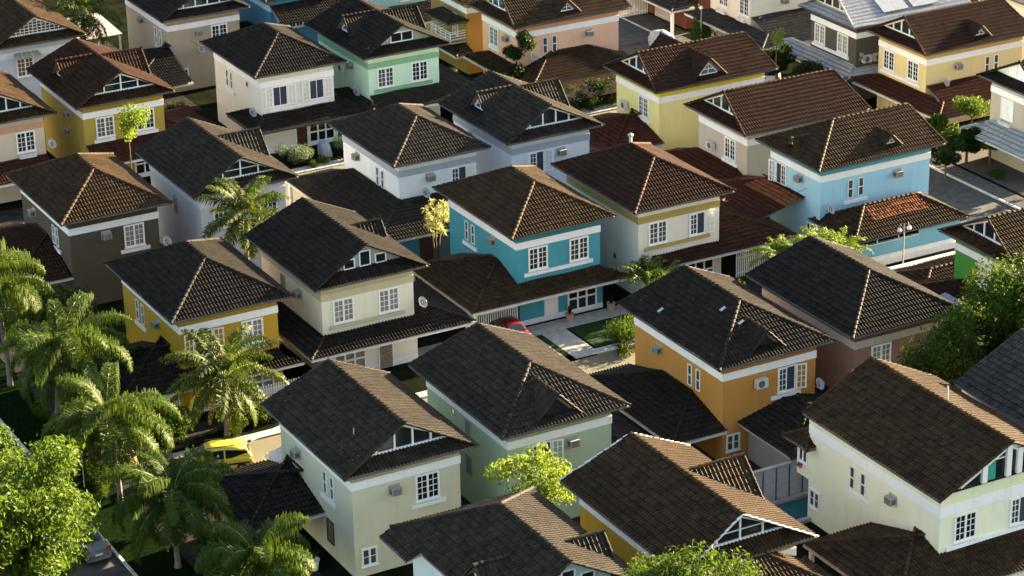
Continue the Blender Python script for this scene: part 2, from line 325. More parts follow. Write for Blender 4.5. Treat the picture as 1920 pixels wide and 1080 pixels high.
# ------------------------------------------------------------------ roofs
EAVE=6.8
def roof_rect(par,rect,ze,t,orient,front,back,tile,names=('roof','ridge_tiles'),fascia=None,gable=None,strip=None,capmat=None,rakemat=None,ext=None,fi=.7,bi=.6,glass=None,lowfas=.05,tk={}):
    """front = the S end (orient Y) or W end (orient X); gable ends keep a small tiled skirt and a gable wall"""
    x0,y0,x1,y1=rect; W=(x1-x0) if orient=='Y' else (y1-y0); L=(y1-y0) if orient=='Y' else (x1-x0); H=W/2
    mb,un,fa,cp=MB(),MB(),MB(),MB()
    def hi(u):
        a=u if front=='hip' else (u*H/fi if front=='gable' else u*0+H)
        b=(L-u) if back=='hip' else ((L-u)*H/bi if back=='gable' else u*0+H)
        return np.minimum(H,np.minimum(a,b))
    lo=lambda u:u*0; fas=[]
    for i,s in enumerate(('W','E') if orient=='Y' else ('S','N')):
        l=lo
        if ext and s==ext[0]: l=lambda u:np.where(u>ext[1],ext[2],0.)
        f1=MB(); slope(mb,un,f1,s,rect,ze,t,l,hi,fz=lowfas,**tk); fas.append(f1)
    G=1.1
    ends=(('S','N') if orient=='Y' else ('W','E'))
    for s,kind in zip(ends,(front,back)):
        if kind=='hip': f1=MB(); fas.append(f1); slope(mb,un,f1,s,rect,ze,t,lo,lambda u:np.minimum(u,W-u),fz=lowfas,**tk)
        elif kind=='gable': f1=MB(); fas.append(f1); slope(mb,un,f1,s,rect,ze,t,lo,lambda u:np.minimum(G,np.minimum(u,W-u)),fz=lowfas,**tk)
    zr=ze+t*H
    def pt(a,b,z): return (x0+a,y0+b,z) if orient=='Y' else (x0+b,y0+a,z)
    fr={'hip':H,'gable':fi,'open':0}[front]; bk={'hip':H,'gable':bi,'open':0}[back]
    caps(cp,pt(H,fr,zr+.03),pt(H,L-bk,zr+.03),.14)
    rks=[]
    for a0 in (0,W):
        rk=MB(); rks.append(rk)
        caps(rk,pt(a0,0,ze+.04),pt(H,fr,zr+.03),.12 if front=='hip' else (.065 if rakemat else .09))
        rk2=MB(); rks.append(rk2)
        caps(rk2,pt(a0,L,ze+.04),pt(H,L-bk,zr+.03),.12 if back=='hip' else (.065 if rakemat else .09))
    T=TILES[tile]
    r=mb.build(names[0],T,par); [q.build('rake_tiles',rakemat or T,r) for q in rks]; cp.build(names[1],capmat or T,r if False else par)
    un.build('soffit',SOFF,r); [q.build('fascia',fascia or BROWNF,r) for q in fas]
    # gable walls
    for s,kind in zip(ends,(front,back)):
        if kind=='hip': continue
        g=G if kind=='gable' else .30
        sd=s
        if sd=='S': P=lambda u,n,z:(x0+u,y0+g-n,z)
        elif sd=='N': P=lambda u,n,z:(x0+u,y1-g+n,z)
        elif sd=='W': P=lambda u,n,z:(x0+g-n,y0+u,z)
        else: P=lambda u,n,z:(x1-g+n,y0+u,z)
        zb=ze+t*g-.06 if kind=='gable' else ze-.5; a0=(zb-ze)/t if kind=='gable' else .3
        w=MB(); zt=zr-.09
        if kind=='gable': pts=[(a0,zb),(W-a0,zb),(H,zt-.02)]
        else: pts=[(a0,zb),(W-a0,zb),(W-a0,ze+t*a0-.09),(H,zt),(a0,ze+t*a0-.09)]
        k=len(pts); w.add([P(u,0,z) for u,z in pts]+[P(u,-.12,z) for u,z in pts],T=[[0,i,i+1] for i in range(1,k-1)]+[[k,k+i+1,k+i] for i in range(1,k-1)],Q=[[i,k+i,k+(i+1)%k,(i+1)%k] for i in range(k)])
        w.build('gable_wall',strip or WHITE,par)
        if s!=ends[0] or not gable: continue
        style=gable; f=MB(); gl=MB(); zz=zb+.04 if kind=='gable' else ze+.35
        def roofz(u): return ze+t*min(u,W-u)-.16
        ulo=(zz+.10-ze)/t+.12; uhi=W-ulo
        if style in('glass','lattice','glass4'):
            Hh=H; apex=zr-.26
            tri=[(ulo,zz+.06),(uhi,zz+.06),(Hh,apex)]
            gl.add([P(u,.02,z) for u,z in tri],T=[[0,1,2]])
            f.beam(P(ulo-.1,.05,zz+.05),P(uhi+.1,.05,zz+.05),.12,.12); f.beam(P(ulo-.1,.04,zz+.04),P(Hh,.04,apex+.05),.08,.10); f.beam(P(uhi+.1,.04,zz+.04),P(Hh,.04,apex+.05),.08,.10)
            def top(u): return zz+.06+(apex-zz-.06)*(1-abs(u-Hh)/(Hh-ulo))
            n={'glass':5,'glass4':4,'lattice':15}[style]; bw=.11 if n<10 else .05
            for i in range(1,n):
                u=ulo+(uhi-ulo)*i/n; f.beam(P(u,.04,zz+.06),P(u,.04,max(zz+.1,top(u))),bw,bw)
            if style=='lattice':
                for z in np.arange(zz+.3,apex,.26):
                    q=(apex-z)/(apex-zz-.06)*(Hh-ulo); f.beam(P(Hh-q,.045,z),P(Hh+q,.045,z),.04,.04)
            elif style=='glass4':
                z=zz+.62; q=(apex-z)/(apex-zz-.06)*(Hh-ulo); f.beam(P(Hh-q,.045,z),P(Hh+q,.045,z),.05,.05)
        elif style=='rect':
            framebars(f,P,H-1.05,H+1.05,zz+.08,zz+.95,.09); fb(f,P,H-.04,H+.04,0,.06,zz+.12,zz+.9); fb(gl,P,H-1.0,H+1.0,-.01,.02,zz+.1,zz+.93)
        elif style=='three':
            for c,hh in((-1.15,.72),(0,1.12),(1.15,.72)):
                framebars(f,P,H+c-.42,H+c+.42,zz+.02,zz+hh,.08); fb(gl,P,H+c-.38,H+c+.38,-.01,.02,zz+.05,zz+hh-.03)
        elif style=='balcony':
            q0=1.55; zs=ze+.32
            gl.add([P(u,.012,z) for u,z in ((q0,zs),(W-q0,zs),(H,zr-.35))],T=[[0,1,2]])
            sl=MB(); fb(sl,P,q0-.5,W-q0+.5,0,.10,zs-.1,zs-.01); sl.build('balcony_sill',DARK,par)
            for u in (3.1,4.75,5.5,6.9): fb(f,P,u-.17,u+.17,.02,.2,zs,roofz(u)-.02)
            f.beam(P(q0,.06,zs+.05),P(H,.06,zr-.33),.1,.1); f.beam(P(W-q0,.06,zs+.05),P(H,.06,zr-.33),.1,.1)
            fb(f,P,3.27,4.58,.0,.06,zs+1.15,zs+1.22); 
            cu=MB(); fb(cu,P,3.3,3.95,.014,.03,zs,roofz(3.3)-.1); cu.build('teal_curtain',flat('teal_curtain',(.03,.30,.22),.7),par)
        o=f.build('gable_window',TRIM,par); gl.build('pane',glass or GLASS,o)
    return dict(H=H,zr=zr)
def dormer(par,rect,side,u0,tile,zr=8.7,d=.45,hw=1.85,m=1.0,wall=None,ze=EAVE,t=.5,glass=None,white=False,win=True):
    x0,y0,x1,y1=rect
    O,eu,ev={'S':((x0,y0),(1,0),(0,1)),'N':((x0,y1),(1,0),(0,-1)),'W':((x0,y0),(0,1),(1,0)),'E':((x1,y0),(0,1),(-1,0))}[side]
    O=np.array([*O,0.]);eu=np.array([*eu,0.]);ev=np.array([*ev,0.])
    def P(u,r,z): return O+eu*u+ev*r+Z3*z
    mb,un,cp,rk=MB(),MB(),MB(),MB(); R=(zr-ze)/t
    p,c=.26,.4; L=R-d; n=int(math.ceil(L/p)); 
    for sg in(1,-1):
        q=np.append((np.arange(n)[:,None]*p+PU[None,:]*p).ravel(),n*p); hh=np.append(np.tile(PH,n),0)*.065; q=np.minimum(q,L)
        K=int(math.ceil(hw/c)); Rr=[];ST=[]
        for k in range(K): Rr+=[k*c,(k+1)*c];ST+=[1,0]
        Rr=np.array(Rr);ST=np.array(ST)
        lo=np.clip(hw-(R*t-t*(d+q))/m,0,hw)
        rr=np.clip(Rr[:,None],lo[None,:],hw); zz=zr-m*hw+m*rr+hh[None,:]*1.2+ST[:,None]*.045
        Pt=O+eu*(u0+sg*(hw-rr))[:,:,None]+ev*(d+q)[None,:,None]+Z3*zz[:,:,None]
        nr,nc=rr.shape; idx=np.arange(nr*nc).reshape(nr,nc); dd=rr[1:]-rr[:-1]; keep=(dd[:,1:]>1e-5)|(dd[:,:-1]>1e-5)
        ins=(Rr[:,None]<hw-1e-6)&(Rr[:,None]>lo[None,:]+1e-6)
        if nr>2: keep[1::2]|=ins[1:-1:2][:,1:]&ins[1:-1:2][:,:-1]
        a,b,c_,e_=idx[:-1,:-1],idx[:-1,1:],idx[1:,1:],idx[1:,:-1]
        mb.add(Pt.reshape(-1,3),Q=np.stack([a[keep],b[keep],c_[keep],e_[keep]],1),rq=RNG.random(int(keep.sum()))*.8)
        un.poly([P(u0,d+.02,zr-.06),P(u0+sg*hw,d+.02,zr-m*hw-.06),P(u0+sg*hw,min(R,(zr-m*hw-ze)/t+.3),zr-m*hw-.06),P(u0,R,zr-.06)])
        caps(rk,P(u0+sg*hw,d+.05,zr-m*hw+.05),P(u0,d+.05,zr+.05),.09)
    caps(cp,P(u0,d,zr+.05),P(u0,R,zr+.05),.12)
    T=TILES[tile]; o=mb.build('dormer',T,par); cp.build('ridge_tiles',T,o); rk.build('rake_tiles',WHITE if white else T,o)
    g=d+.4; zb=ze+t*g-.02; hb=(zr-zb)/m-.08
    w=MB(); tri=[(-hb,zb),(hb,zb),(0,zr-.1)]
    w.add([P(u0+a,g,z) for a,z in tri]+[P(u0+a,g+.1,z) for a,z in tri],T=[[0,1,2],[3,5,4]],Q=[[0,3,4,1],[1,4,5,2],[2,5,3,0]]); w.build('dormer_wall',wall or SOFF,o)
    if not win:
        q=MB(); q.poly([P(u0-hb*.8,g-.02,zb+.05),P(u0+hb*.8,g-.02,zb+.05),P(u0,g-.02,zb+.05+(zr-zb)*.75)]); q.build('dormer_opening',DARK,o); un.build('soffit',SOFF,o); return
    f,gl=MB(),MB(); s_=.62; zc=zb+.12; hb2=hb*s_; ap=zc+(zr-zb)*s_
    tri=[P(u0-hb2,g-.03,zc),P(u0+hb2,g-.03,zc),P(u0,g-.03,ap)]
    gl.add(tri,T=[[0,1,2]]); o2=np.array([0,0,0.])
    A,B,C=[np.array(v)-ev*.02 for v in tri]
    f.beam(A,B,.07);f.beam(A,C,.06);f.beam(B,C,.06);f.beam((A+B)/2,C,.05);f.beam(A*.55+C*.45,B*.55+C*.45,.05)
    un.build('soffit',SOFF,o); fo=f.build('dormer_window',TRIM,o); gl.build('pane',glass or GLASSM,fo) if False else gl.build('dormer_pane',glass or GLASSM,o)
def lower(par,wr,W=None,E=None,S=None,z=2.5,t=.32,tile='black',fascia=None,hips=True,posts=True,cs=.4):
    """lean-to roofs round the ground floor; wr = wall rectangle of the house"""
    wx0,wy0,wx1,wy1=wr; mb,un,fa,cp=MB(),MB(),MB(),MB(); lo=lambda u:u*0
    if W:
        g,a,b=W; w=wx0-g; hS=hips
        slope(mb,un,fa,'W',(g,a,wx0,b),z,t,lo,lambda u:np.minimum(w,np.minimum(u if hips else w+u*0,b-a-u)),c=cs)
        slope(mb,un,fa,'N',(g,a,wx0,b),z,t,lo,lambda u:u,c=cs)
        if not S and hips: slope(mb,un,fa,'S',(g,a,wx0,b),z,t,lo,lambda u:u,c=cs)
        if hips: caps(cp,(g,a,z+.05),(wx0,a+w,z+t*w+.05),.11)
        caps(cp,(g,b,z+.05),(wx0,b-w,z+t*w+.05),.11); caps(cp,(wx0-.03,a+w,z+t*w+.04),(wx0-.03,b-w,z+t*w+.04),.09)
        if S: caps(cp,(wx0-.02,wy0,z+t*(wy0-S[0])+.03),(wx0-.02,a+w,z+t*w+.03),.07) if w>(wy0-S[0])+.3 else None
    if E:
        g,a,b=E; w=g-wx1
        slope(mb,un,fa,'E',(wx1,a,g,b),z,t,lo,lambda u:np.minimum(w,np.minimum(u,b-a-u)),c=cs)
        slope(mb,un,fa,'N',(wx1,a,g,b),z,t,lo,lambda u:(g-wx1)-u,c=cs)
        if not S: slope(mb,un,fa,'S',(wx1,a,g,b),z,t,lo,lambda u:(g-wx1)-u,c=cs)
        caps(cp,(g,a,z+.05),(wx1,a+w,z+t*w+.05),.11); caps(cp,(g,b,z+.05),(wx1,b-w,z+t*w+.05),.11)
    if S:
        g,a,b=S; w2=wy0-g
        def hi(u):
            x=a+u; return np.where(x<wx0,np.minimum(x-a,99) if (W or a<wx0) else w2,np.where(x>wx1,b-x,w2))
        slope(mb,un,fa,'S',(a,g,b,wy0),z,t,lo,hi,c=cs)
        if not W and a<wx0: pass
    T=TILES[tile]; r=mb.build('porch_roof' if not (W or E) else 'garage_roof',T,par); cp.build('ridge_tiles',T,r); un.build('soffit',SOFF,r); fa.build('gutter',fascia or GUTTER,r)
    if posts:
        pm=MB(); pts=set()
        def add(x,y): pts.add((round(x,2),round(y,2)))
        if W and wx0-W[0]>2.4: add(W[0]+.35,W[1]+.35); add(W[0]+.35,W[2]-.4)
        if E and E[0]-wx1>2.4: add(E[0]-.35,E[1]+.35); add(E[0]-.35,E[2]-.4)
        for x,y in pts: q=MB(); q.box(x-.12,x+.12,y-.12,y+.12,0,z-.02); q.build('post',WHITE,par)
def block(par,rect,z,t,orient,tile,name='annex_roof',front='hip',back='hip',fascia=None):
    return roof_rect(par,rect,z,t,orient,front,back,tile,names=(name,'ridge_tiles'),fascia=fascia or GUTTER)
def walls(par,wr,body,strip,band,low=None,bump=.35,gf=None,zt=7.1,bandz=(5.58,6.08)):
    x0,y0,x1,y1=wr; w=MB(); w.box(x0,x1,y0,y1,0,bandz[0]+.02); w.build('wall',wall_mat(body),par)
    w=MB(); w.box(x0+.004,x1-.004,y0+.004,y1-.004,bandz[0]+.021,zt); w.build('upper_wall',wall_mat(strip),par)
    b=MB(); k=.04
    if band:
        a,c=bandz; b.box(x0-k,x1+k,y0-k,y0,a,c); b.box(x0-k,x1+k,y1,y1+k,a,c); b.box(x0-k,x0,y0,y1,a,c); b.box(x1,x1+k,y0,y1,a,c); b.build('band',wall_mat(band),par)
    if gf:  # ground floor front stands forward of the upper wall
        q=MB(); q.box(x0+.005,x1-.005,y0-bump,y0-.002,0,2.62); q.build('ground_floor_wall',wall_mat(low or body),par)
        q=MB(); q.box(x0-.03,x1-.02,y0-bump-.04,y0-bump,0,.38); q.build('plinth',WHITE,par)
def house(name,label,rect,orient,tile,body,strip=None,band=None,front='hip',back='hip',gable=None,feats=(),glass=None,ledge=None,dorm=(),low=None,gfwall=None,gfeats=(),oh=.8,group=None,fi=.8,bi=.6,fascia=None,capmat=None,rakemat=None,gglass=None,ext=None,cat='house',zt=7.1,gable_col=None,bandz=(5.58,6.08),ze=EAVE):
    x0,y0,x1,y1=rect; par=empty(name,(( x0+x1)/2,(y0+y1)/2,0),label,cat,group or 'two storey houses of the estate')
    wr=(x0+oh,y0+oh,x1-oh-.05,y1-oh-.1); strip=strip or body
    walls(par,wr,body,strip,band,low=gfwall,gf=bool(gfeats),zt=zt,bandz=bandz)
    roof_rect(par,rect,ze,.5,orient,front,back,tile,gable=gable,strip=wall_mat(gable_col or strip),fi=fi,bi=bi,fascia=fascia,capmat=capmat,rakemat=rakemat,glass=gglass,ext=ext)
    for d in dorm: dormer(par,rect,tile=tile,wall=wall_mat(strip) if d.get('wallc') else SOFF,**{k:v for k,v in d.items() if k!='wallc'})
    lm=wall_mat(ledge) if ledge else WHITE
    for f in feats:
        s,k,u=f[:3]; z=f[3]; P=face(s,wr[0],wr[1])
        if k=='grid': win_grid(par,P,u,4.67,glass=glass)
        elif k=='gridc': win_grid(par,P,u,4.67,glass=GLASSC)
        elif k=='blind': win_grid(par,P,u,4.67,glass=WHITE)
        elif k=='open': win_open(par,P,u,4.67)
        elif k=='openleaf': win_open(par,P,u,4.67,leaf=True)
        elif k=='opendark': win_open(par,P,u,4.67,glass=DARK)
        elif k=='slim': win_slim(par,P,u,4.6)
        elif k=='slimlow': win_slim(par,P,u,4.1)
        elif k=='ledge':
            m=MB(); a,b=min(u,f[4]),max(u,f[4]); zz=3.58; fb(m,P,a,b,-.01,.10,zz-.13,zz+.13); m.build('ledge',lm,par)
        elif k=='ac': ac_box(par,P,u,min(z,5.15))
        elif k=='split': ac_split(par,P,u,z)
        elif k=='dish': dish(par,P,u,z)
        elif k=='vent': vent(par,P,u,z)
        elif k=='lattice': lattice(par,P,u,z)
        elif k=='flowerbox': flowerbox(par,P,u,z)
        elif k=='trellis': trellis(par,P,u,1.6)
        elif k=='lowwin': win_grid(par,P,u,z,w=1.0,h=1.15,rows=2,cols=1,glass=GLASSM)
        elif k=='awning':
            m=MB(); A=[P(u-1.05,.02,z+.35),P(u+1.05,.02,z+.35),P(u+1.25,.85,z),P(u-1.25,.85,z)]; m.add([*A,*[(a[0],a[1],a[2]-.03) for a in A]],Q=[[0,1,2,3],[4,7,6,5],[3,2,6,7],[0,3,7,4],[1,5,6,2]]); m.poly([P(u-1.05,.02,z+.35),P(u-1.25,.85,z),P(u-1.05,.02,z-.05)]); m.poly([P(u+1.05,.02,z+.35),P(u+1.25,.85,z),P(u+1.05,.02,z-.05)])
            o=m.build('awning',flat('awning_sheet',(.30,.28,.22),.4),par)
            g=MB()
            for q in(-.4,.4): g.beam(P(u+q,.03,z+.37),P(u+q*1.15,.86,z+.02),.03)
            g.build('rib',TRIM,o)
    if gfeats:
        P=face('S',wr[0],wr[1]-.35)
        for k,u in gfeats:
            if k=='door': door(par,P,u,TRIM)
            elif k=='woodd': door(par,P,u,flat('weathered_wood',(.22,.18,.15),.8,var=.4,scale=6))
            elif k=='darkdoor': door(par,P,u,WOODD)
            elif k=='french': french(par,P,u)
            elif k=='frenchc': french(par,P,u,glass=GLASSC)
    if low:
        for l in (low if isinstance(low,list) else [low]): lower(par,wr,tile=l.pop('tile',tile),**l)
    return par,wr
def R(x,y,w,d): return (x,y,x+w,y+d)
WB=(.82,.82,.82); WHT=(.78,.78,.77)
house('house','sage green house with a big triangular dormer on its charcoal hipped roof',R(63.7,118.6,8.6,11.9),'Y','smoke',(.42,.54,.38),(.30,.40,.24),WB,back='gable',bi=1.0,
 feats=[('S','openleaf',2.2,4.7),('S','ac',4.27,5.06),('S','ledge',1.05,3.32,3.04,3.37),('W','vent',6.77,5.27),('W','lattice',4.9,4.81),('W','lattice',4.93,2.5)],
 dorm=[dict(side='S',u0=3.95,zr=8.5,d=.35,hw=1.6,m=1.0,win=False)],low=dict(E=(75.6,119.2,128.5),tile='black'))
house('house','pale cream house with five panel gable window beside the drooping palms',R(53.7,118.6,8.5,11.4),'Y','smoke',(.68,.645,.47),(.42,.39,.25),WB,front='gable',back='gable',gable='glass',bi=.6,
 feats=[('S','ac',2.63,5.0),('S','grid',4.74,4.53),('S','ledge',3.68,3.42,5.85),('S','lowwin',.91,1.21),('W','ac',7.23,4.9),('W','slim',3.59,0),('W','slim',2.64,0),('W','ledge',4.18,0,2.22),('W','trellis',3.12,1.0)],
 low=dict(W=(49.5,123.2,131.0),t=.30,tile='black'))
house('house','orange ochre house with open shutters and triangular dormer on black roof',R(79.4,120.0,8.5,11.9),'Y','black',(.56,.26,.055),(.42,.17,.03),WB,back='gable',bi=1.2,
 feats=[('S','openleaf',4.68,4.96),('S','split',2.66,4.95),('S','dish',6.83,4.02),('S','ledge',3.55,0,5.74),('W','ac',7.25,4.98),('W','slim',3.67,0),('W','slim',2.73,0),('S','lowwin',.8,1.31)],
 dorm=[dict(side='S',u0=3.85,zr=8.3,d=.5,hw=1.3,m=1.0,win=False)],low=dict(W=(76.2,120.2,131.6),t=.27,tile='black'))
house('house','brick red house with pale band under black hipped roof left of the big tree',R(89.0,119.7,8.6,11.9),'Y','black',(.30,.17,.13),(.20,.07,.045),(.55,.50,.40),back='gable',bi=1.0,
 feats=[('S','gridc',2.04,0),('S','dish',-.3,4.15)],low=dict(E=(101.5,120.5,129),tile='black'))
house('house','mustard yellow house behind the coconut palm with an open white shutter',R(53.7,143.9,8.5,11.7),'Y','black',(.54,.315,.02),(.40,.23,.014),WB,
 feats=[('S','opendark',1.6,0),('S','gridc',5.02,0),('S','ledge',.38,0,2.6),('S','ledge',4.0,0,6.16),('W','slim',7.38,0),('W','slim',6.4,0),('W','ledge',7.9,0,5.94),('W','ac',3.71,4.93)],
 gfeats=[('door',2.6),('frenchc',5.0)],low=dict(W=(49.4,142.9,151.5),S=(142.9,49.4,62.3),tile='black'))
house('house','beige two tone house with three gable windows above its black porch roof',R(63.7,143.9,8.4,11.4),'Y','black',(.74,.70,.56),(.50,.45,.28),(.56,.51,.33),front='gable',back='gable',gable='three',bi=.6,ledge=(.58,.53,.33),
 feats=[('S','gridc',1.56,0),('S','gridc',4.9,0),('S','ledge',.52,0,6.03),('W','ac',3.39,4.96),('W','lattice',6.13,4.75),('S','dish',7.15,4.2)],gfwall=(.72,.72,.68),
 dorm=[dict(side='E',u0=6.0,zr=8.2,d=.55,hw=.85,m=1.15)],gfeats=[('frenchc',1.7),('woodd',4.35)],gable_col=(.30,.34,.33),
 low=dict(W=(62.75,142.8,153),E=(74.9,142.8,151),S=(142.8,62.75,74.9),tile='black',z=2.55))
house('house','bright turquoise house with white french door and brown hipped roof',R(79.0,145.1,8.3,11.6),'Y','umber',(.065,.33,.41),(.035,.21,.26),WB,
 feats=[('S','grid',1.67,0),('S','grid',4.94,0),('S','ledge',.57,0,6.03),('W','slim',7.23,0),('W','slim',6.3,0),('W','ledge',7.8,0,5.74),('W','ac',3.31,5.2)],
 gfeats=[('door',2.45),('french',4.95)],low=dict(W=(75.3,144.1,154.0),S=(144.1,75.3,88.1),tile='umber',cs=.38))
house('house','cream house with mustard band and open white shutters beside turquoise house',R(88.6,144.8,8.4,11.6),'Y','chocolate',(.68,.65,.56),(.70,.66,.55),(.42,.31,.09),ledge=(.45,.34,.10),
 feats=[('S','grid',1.6,0),('S','openleaf',4.87,0),('S','ledge',.51,0,5.93),('S','dish',.45,3.15),('W','vent',3.17,2.13)],
 gfeats=[('door',2.4),('french',4.9)],low=dict(S=(144.2,88.4,102.2),E=(102.2,144.2,153.5),tile='chocolate'))
house('house','dark olive brown house with one white window and a brown hipped roof',R(53.6,163.8,8.3,11.8),'Y','umber',(.085,.072,.048),(.07,.058,.036),WB,
 feats=[('S','ac',2.67,5.1),('S','gridc',4.77,0),('S','ledge',3.68,0,5.89),('W','ac',7.45,4.9),('W','slim',3.34,0),('W','slim',2.64,0),('W','ledge',4.05,0,2.09),('S','dish',7.0,3.9)],
 low=dict(W=(49.5,164.5,176.5),tile='chocolate'))
house('house','greyish white house with glazed gable and steep side dormer behind a palm',R(63.5,163.8,8.3,11.4),'Y','smoke',(.52,.54,.57),(.60,.61,.63),(.66,.67,.69),front='gable',back='gable',gable='glass4',
 feats=[('W','lattice',4.85,4.3),('S','grid',5.2,0),('S','grid',1.7,0)],dorm=[dict(side='E',u0=6.2,zr=8.7,d=.3,hw=1.85,m=1.0)])
house('house','white house with grey band and a wide black lean-to roof on its left',R(78.5,162.0,8.1,11.2),'Y','smoke',(.74,.75,.78),(.70,.71,.74),(.42,.45,.50),
 feats=[('S','ac',2.54,5.15),('S','openleaf',4.95,0),('W','ac',6.95,5.1),('W','slim',3.58,0),('W','slim',2.73,0),('S','dish',1.93,4.2)],
 low=dict(W=(75.2,158.7,174.6),S=(158.7,75.2,84.5),tile='smoke'))
house('house','pale blue grey house with steep dormers on both sides of its black roof',R(87.9,161.8,8.4,11.1),'Y','smoke',(.62,.66,.72),(.60,.62,.66),(.40,.44,.50),front='gable',back='gable',gable='glass',gable_col=(.5,.5,.5),
 feats=[('S','openleaf',2.1,0),('S','ac',4.25,5.1),('W','ac',6.64,5.2)],dorm=[dict(side='W',u0=6.5,zr=8.85,d=.9,hw=1.75,m=1.05,wallc=1),dict(side='E',u0=6.4,zr=8.7,d=.3,hw=1.85,m=1.0)],
 low=dict(E=(100.5,162.5,171.5),tile='chocolate'))
house('house','peach and cream house at the left edge with slatted white flower box',R(53.2,186.8,8.4,11.6),'Y','umber',(.68,.56,.42),(.60,.48,.36),(.58,.32,.19),front='gable',back='gable',gable='glass',
 feats=[('S','grid',5.18,0),('S','flowerbox',5.2,3.55),('S','dish',7.1,4.3)],low=dict(S=(184.9,50,62),tile='rust'))
house('house','golden ochre house with glazed gable and dormers, young lime green tree in front',R(63.2,186.8,8.4,11.6),'Y','chocolate',(.47,.33,.06),(.38,.25,.03),WB,front='gable',back='gable',gable='glass4',
 feats=[('S','grid',1.74,0),('S','grid',5.14,0),('S','ledge',.74,0,2.52),('S','ledge',4.33,0,6.15),('W','ac',3.28,5.1),('W','ac',3.54,3.6)],
 dorm=[dict(side='W',u0=6.4,zr=8.85,d=.8,hw=1.75,m=1.05,wallc=1),dict(side='E',u0=6.3,zr=8.7,d=.3,hw=1.9,m=1.0)],gfeats=[('door',2.4),('french',5)],
 low=dict(S=(184.8,62.4,75.5),E=(75.5,184.8,194.5),tile='rust'))
house('house','white house with two pairs of open shutters above a black porch roof',R(78.2,186.4,8.2,11.2),'Y','black',(.72,.69,.62),(.66,.62,.50),WB,
 feats=[('S','open',1.7,0),('S','open',4.98,0),('S','ledge',.69,0,6.04),('W','slim',6.82,0),('W','slim',5.96,0),('W','ledge',7.29,0,5.4),('W','vent',2.68,5.2),('W','dish',.5,3.5)],
 gfeats=[('darkdoor',3.3),('french',5.1)],low=dict(W=(77.5,185.3,191.0),S=(185.3,77.5,88.6),t=.42,tile='black',z=2.5,fascia=BROWNF))
house('house','mint green house with a rectangular window in its gable and pointed dormer',R(87.8,186.1,8.2,11.4),'Y','black',(.56,.76,.57),(.62,.76,.54),(.26,.50,.29),front='gable',back='gable',gable='rect',ledge=(.24,.48,.25),gable_col=(.40,.46,.36),
 feats=[('S','grid',1.56,0),('S','grid',4.73,0),('S','ledge',.47,0,5.86),('W','dish',1.31,3.42),('W','ac',3.13,5.06),('W','split',4.83,4.51)],
 dorm=[dict(side='W',u0=5.7,zr=8.85,d=.9,hw=1.75,m=1.05),dict(side='E',u0=5.7,zr=8.7,d=.3,hw=1.9,m=1.0)],
 low=dict(S=(184.4,87.4,98.6),E=(98.6,184.4,193.0),W=(87.4,184.4,192),tile='smoke'))
house('house','pale lilac house with latticed gable window and a grey awning, top left corner',R(62.5,204.9,8.4,11.6),'Y','umber',(.50,.56,.70),(.50,.50,.58),(.66,.70,.74),front='gable',back='gable',gable='lattice',
 feats=[('S','grid',2.17,0),('S','awning',2.3,5.65),('S','ac',4.5,5.1)])
house('house','taupe house with white band and narrow side windows beside the parked white car',R(77.6,204.8,8.4,11.6),'Y','black',(.48,.38,.27),(.44,.34,.22),WB,front='gable',back='gable',gable='glass',
 feats=[('S','grid',4.81,0),('S','ac',2.85,5.1),('W','slim',2.79,0),('W','slim',1.74,0),('W','ledge',3.1,0,1.33),('W','ac',5.94,5.2),('S','lowwin',1.2,1.47),('S','dish',2.83,3.74)],
 low=dict(W=(72.4,200.2,211.0),tile='black'))
house('house','deep blue house with a long sunlit tiled awning over its upper window',R(87.6,205.4,8.4,11.6),'Y','black',(.07,.26,.42),(.09,.32,.48),(.55,.66,.74),
 feats=[('S','grid',2.4,0),('S','grid',5.0,0)],low=[dict(S=(203.6,88.0,96.6),z=5.25,t=.35,tile='smoke',posts=False,fascia=BROWNF),dict(W=(85.6,205.5,214),tile='black')])
house('house','pale aqua house at the top edge behind the mint green roof',R(97.6,207.4,8.4,11.6),'Y','black',(.42,.68,.68),(.42,.64,.64),WB,
 feats=[('S','grid',4.6,0)],low=dict(S=(205.2,97.0,108.0),tile='smoke'))
house('house','ochre house with white balcony railing and small canopy roof at the top',R(102.1,195.6,11.6,8.6),'X','umber',(.42,.27,.06),(.40,.24,.04),WB,front='gable',back='gable',gable='glass',
 feats=[('W','ac',5.0,4.7)],low=dict(W=(101.0,195.0,201),z=2.3,t=.3,tile='umber',posts=False))
house('house','salmon pink house with two narrow windows and creeper on its corner',R(102.4,186.8,11.6,8.2),'X','umber',(.84,.50,.33),(.70,.34,.19),WB,front='gable',back='gable',gable='glass',
 feats=[('W','grid',4.37,0),('W','ledge',5.32,0,3.51),('W','ac',2.0,5.1),('S','slim',2.57,0),('S','slim',3.49,0),('S','ledge',2.03,0,4.1),('S','ac',6.92,5.0),('S','dish',1.15,4.0)],
 dorm=[dict(side='S',u0=5.6,zr=8.3,d=.5,hw=1.3,m=1.0)],
 low=[dict(W=(101.4,188.0,194.6),tile='umber',t=.3,hips=False)])
house('house','lemon yellow house with large dormer on dark red brown roof',R(103.6,166.1,11.6,8.2),'X','chocolate',(.82,.74,.30),(.76,.62,.04),WB,front='gable',back='gable',gable='glass',
 feats=[('W','grid',2.3,0),('W','ledge',3.3,0,1.3),('W','split',5.0,4.1),('S','vent',4.4,4.9)],
 dorm=[dict(side='S',u0=5.35,zr=8.62,d=.4,hw=1.55,m=1.0),dict(side='N',u0=5.3,zr=8.7,d=.4,hw=1.6,m=1.0)],
 low=dict(W=(99.4,166.0,174.5),t=.28,tile='rust'))
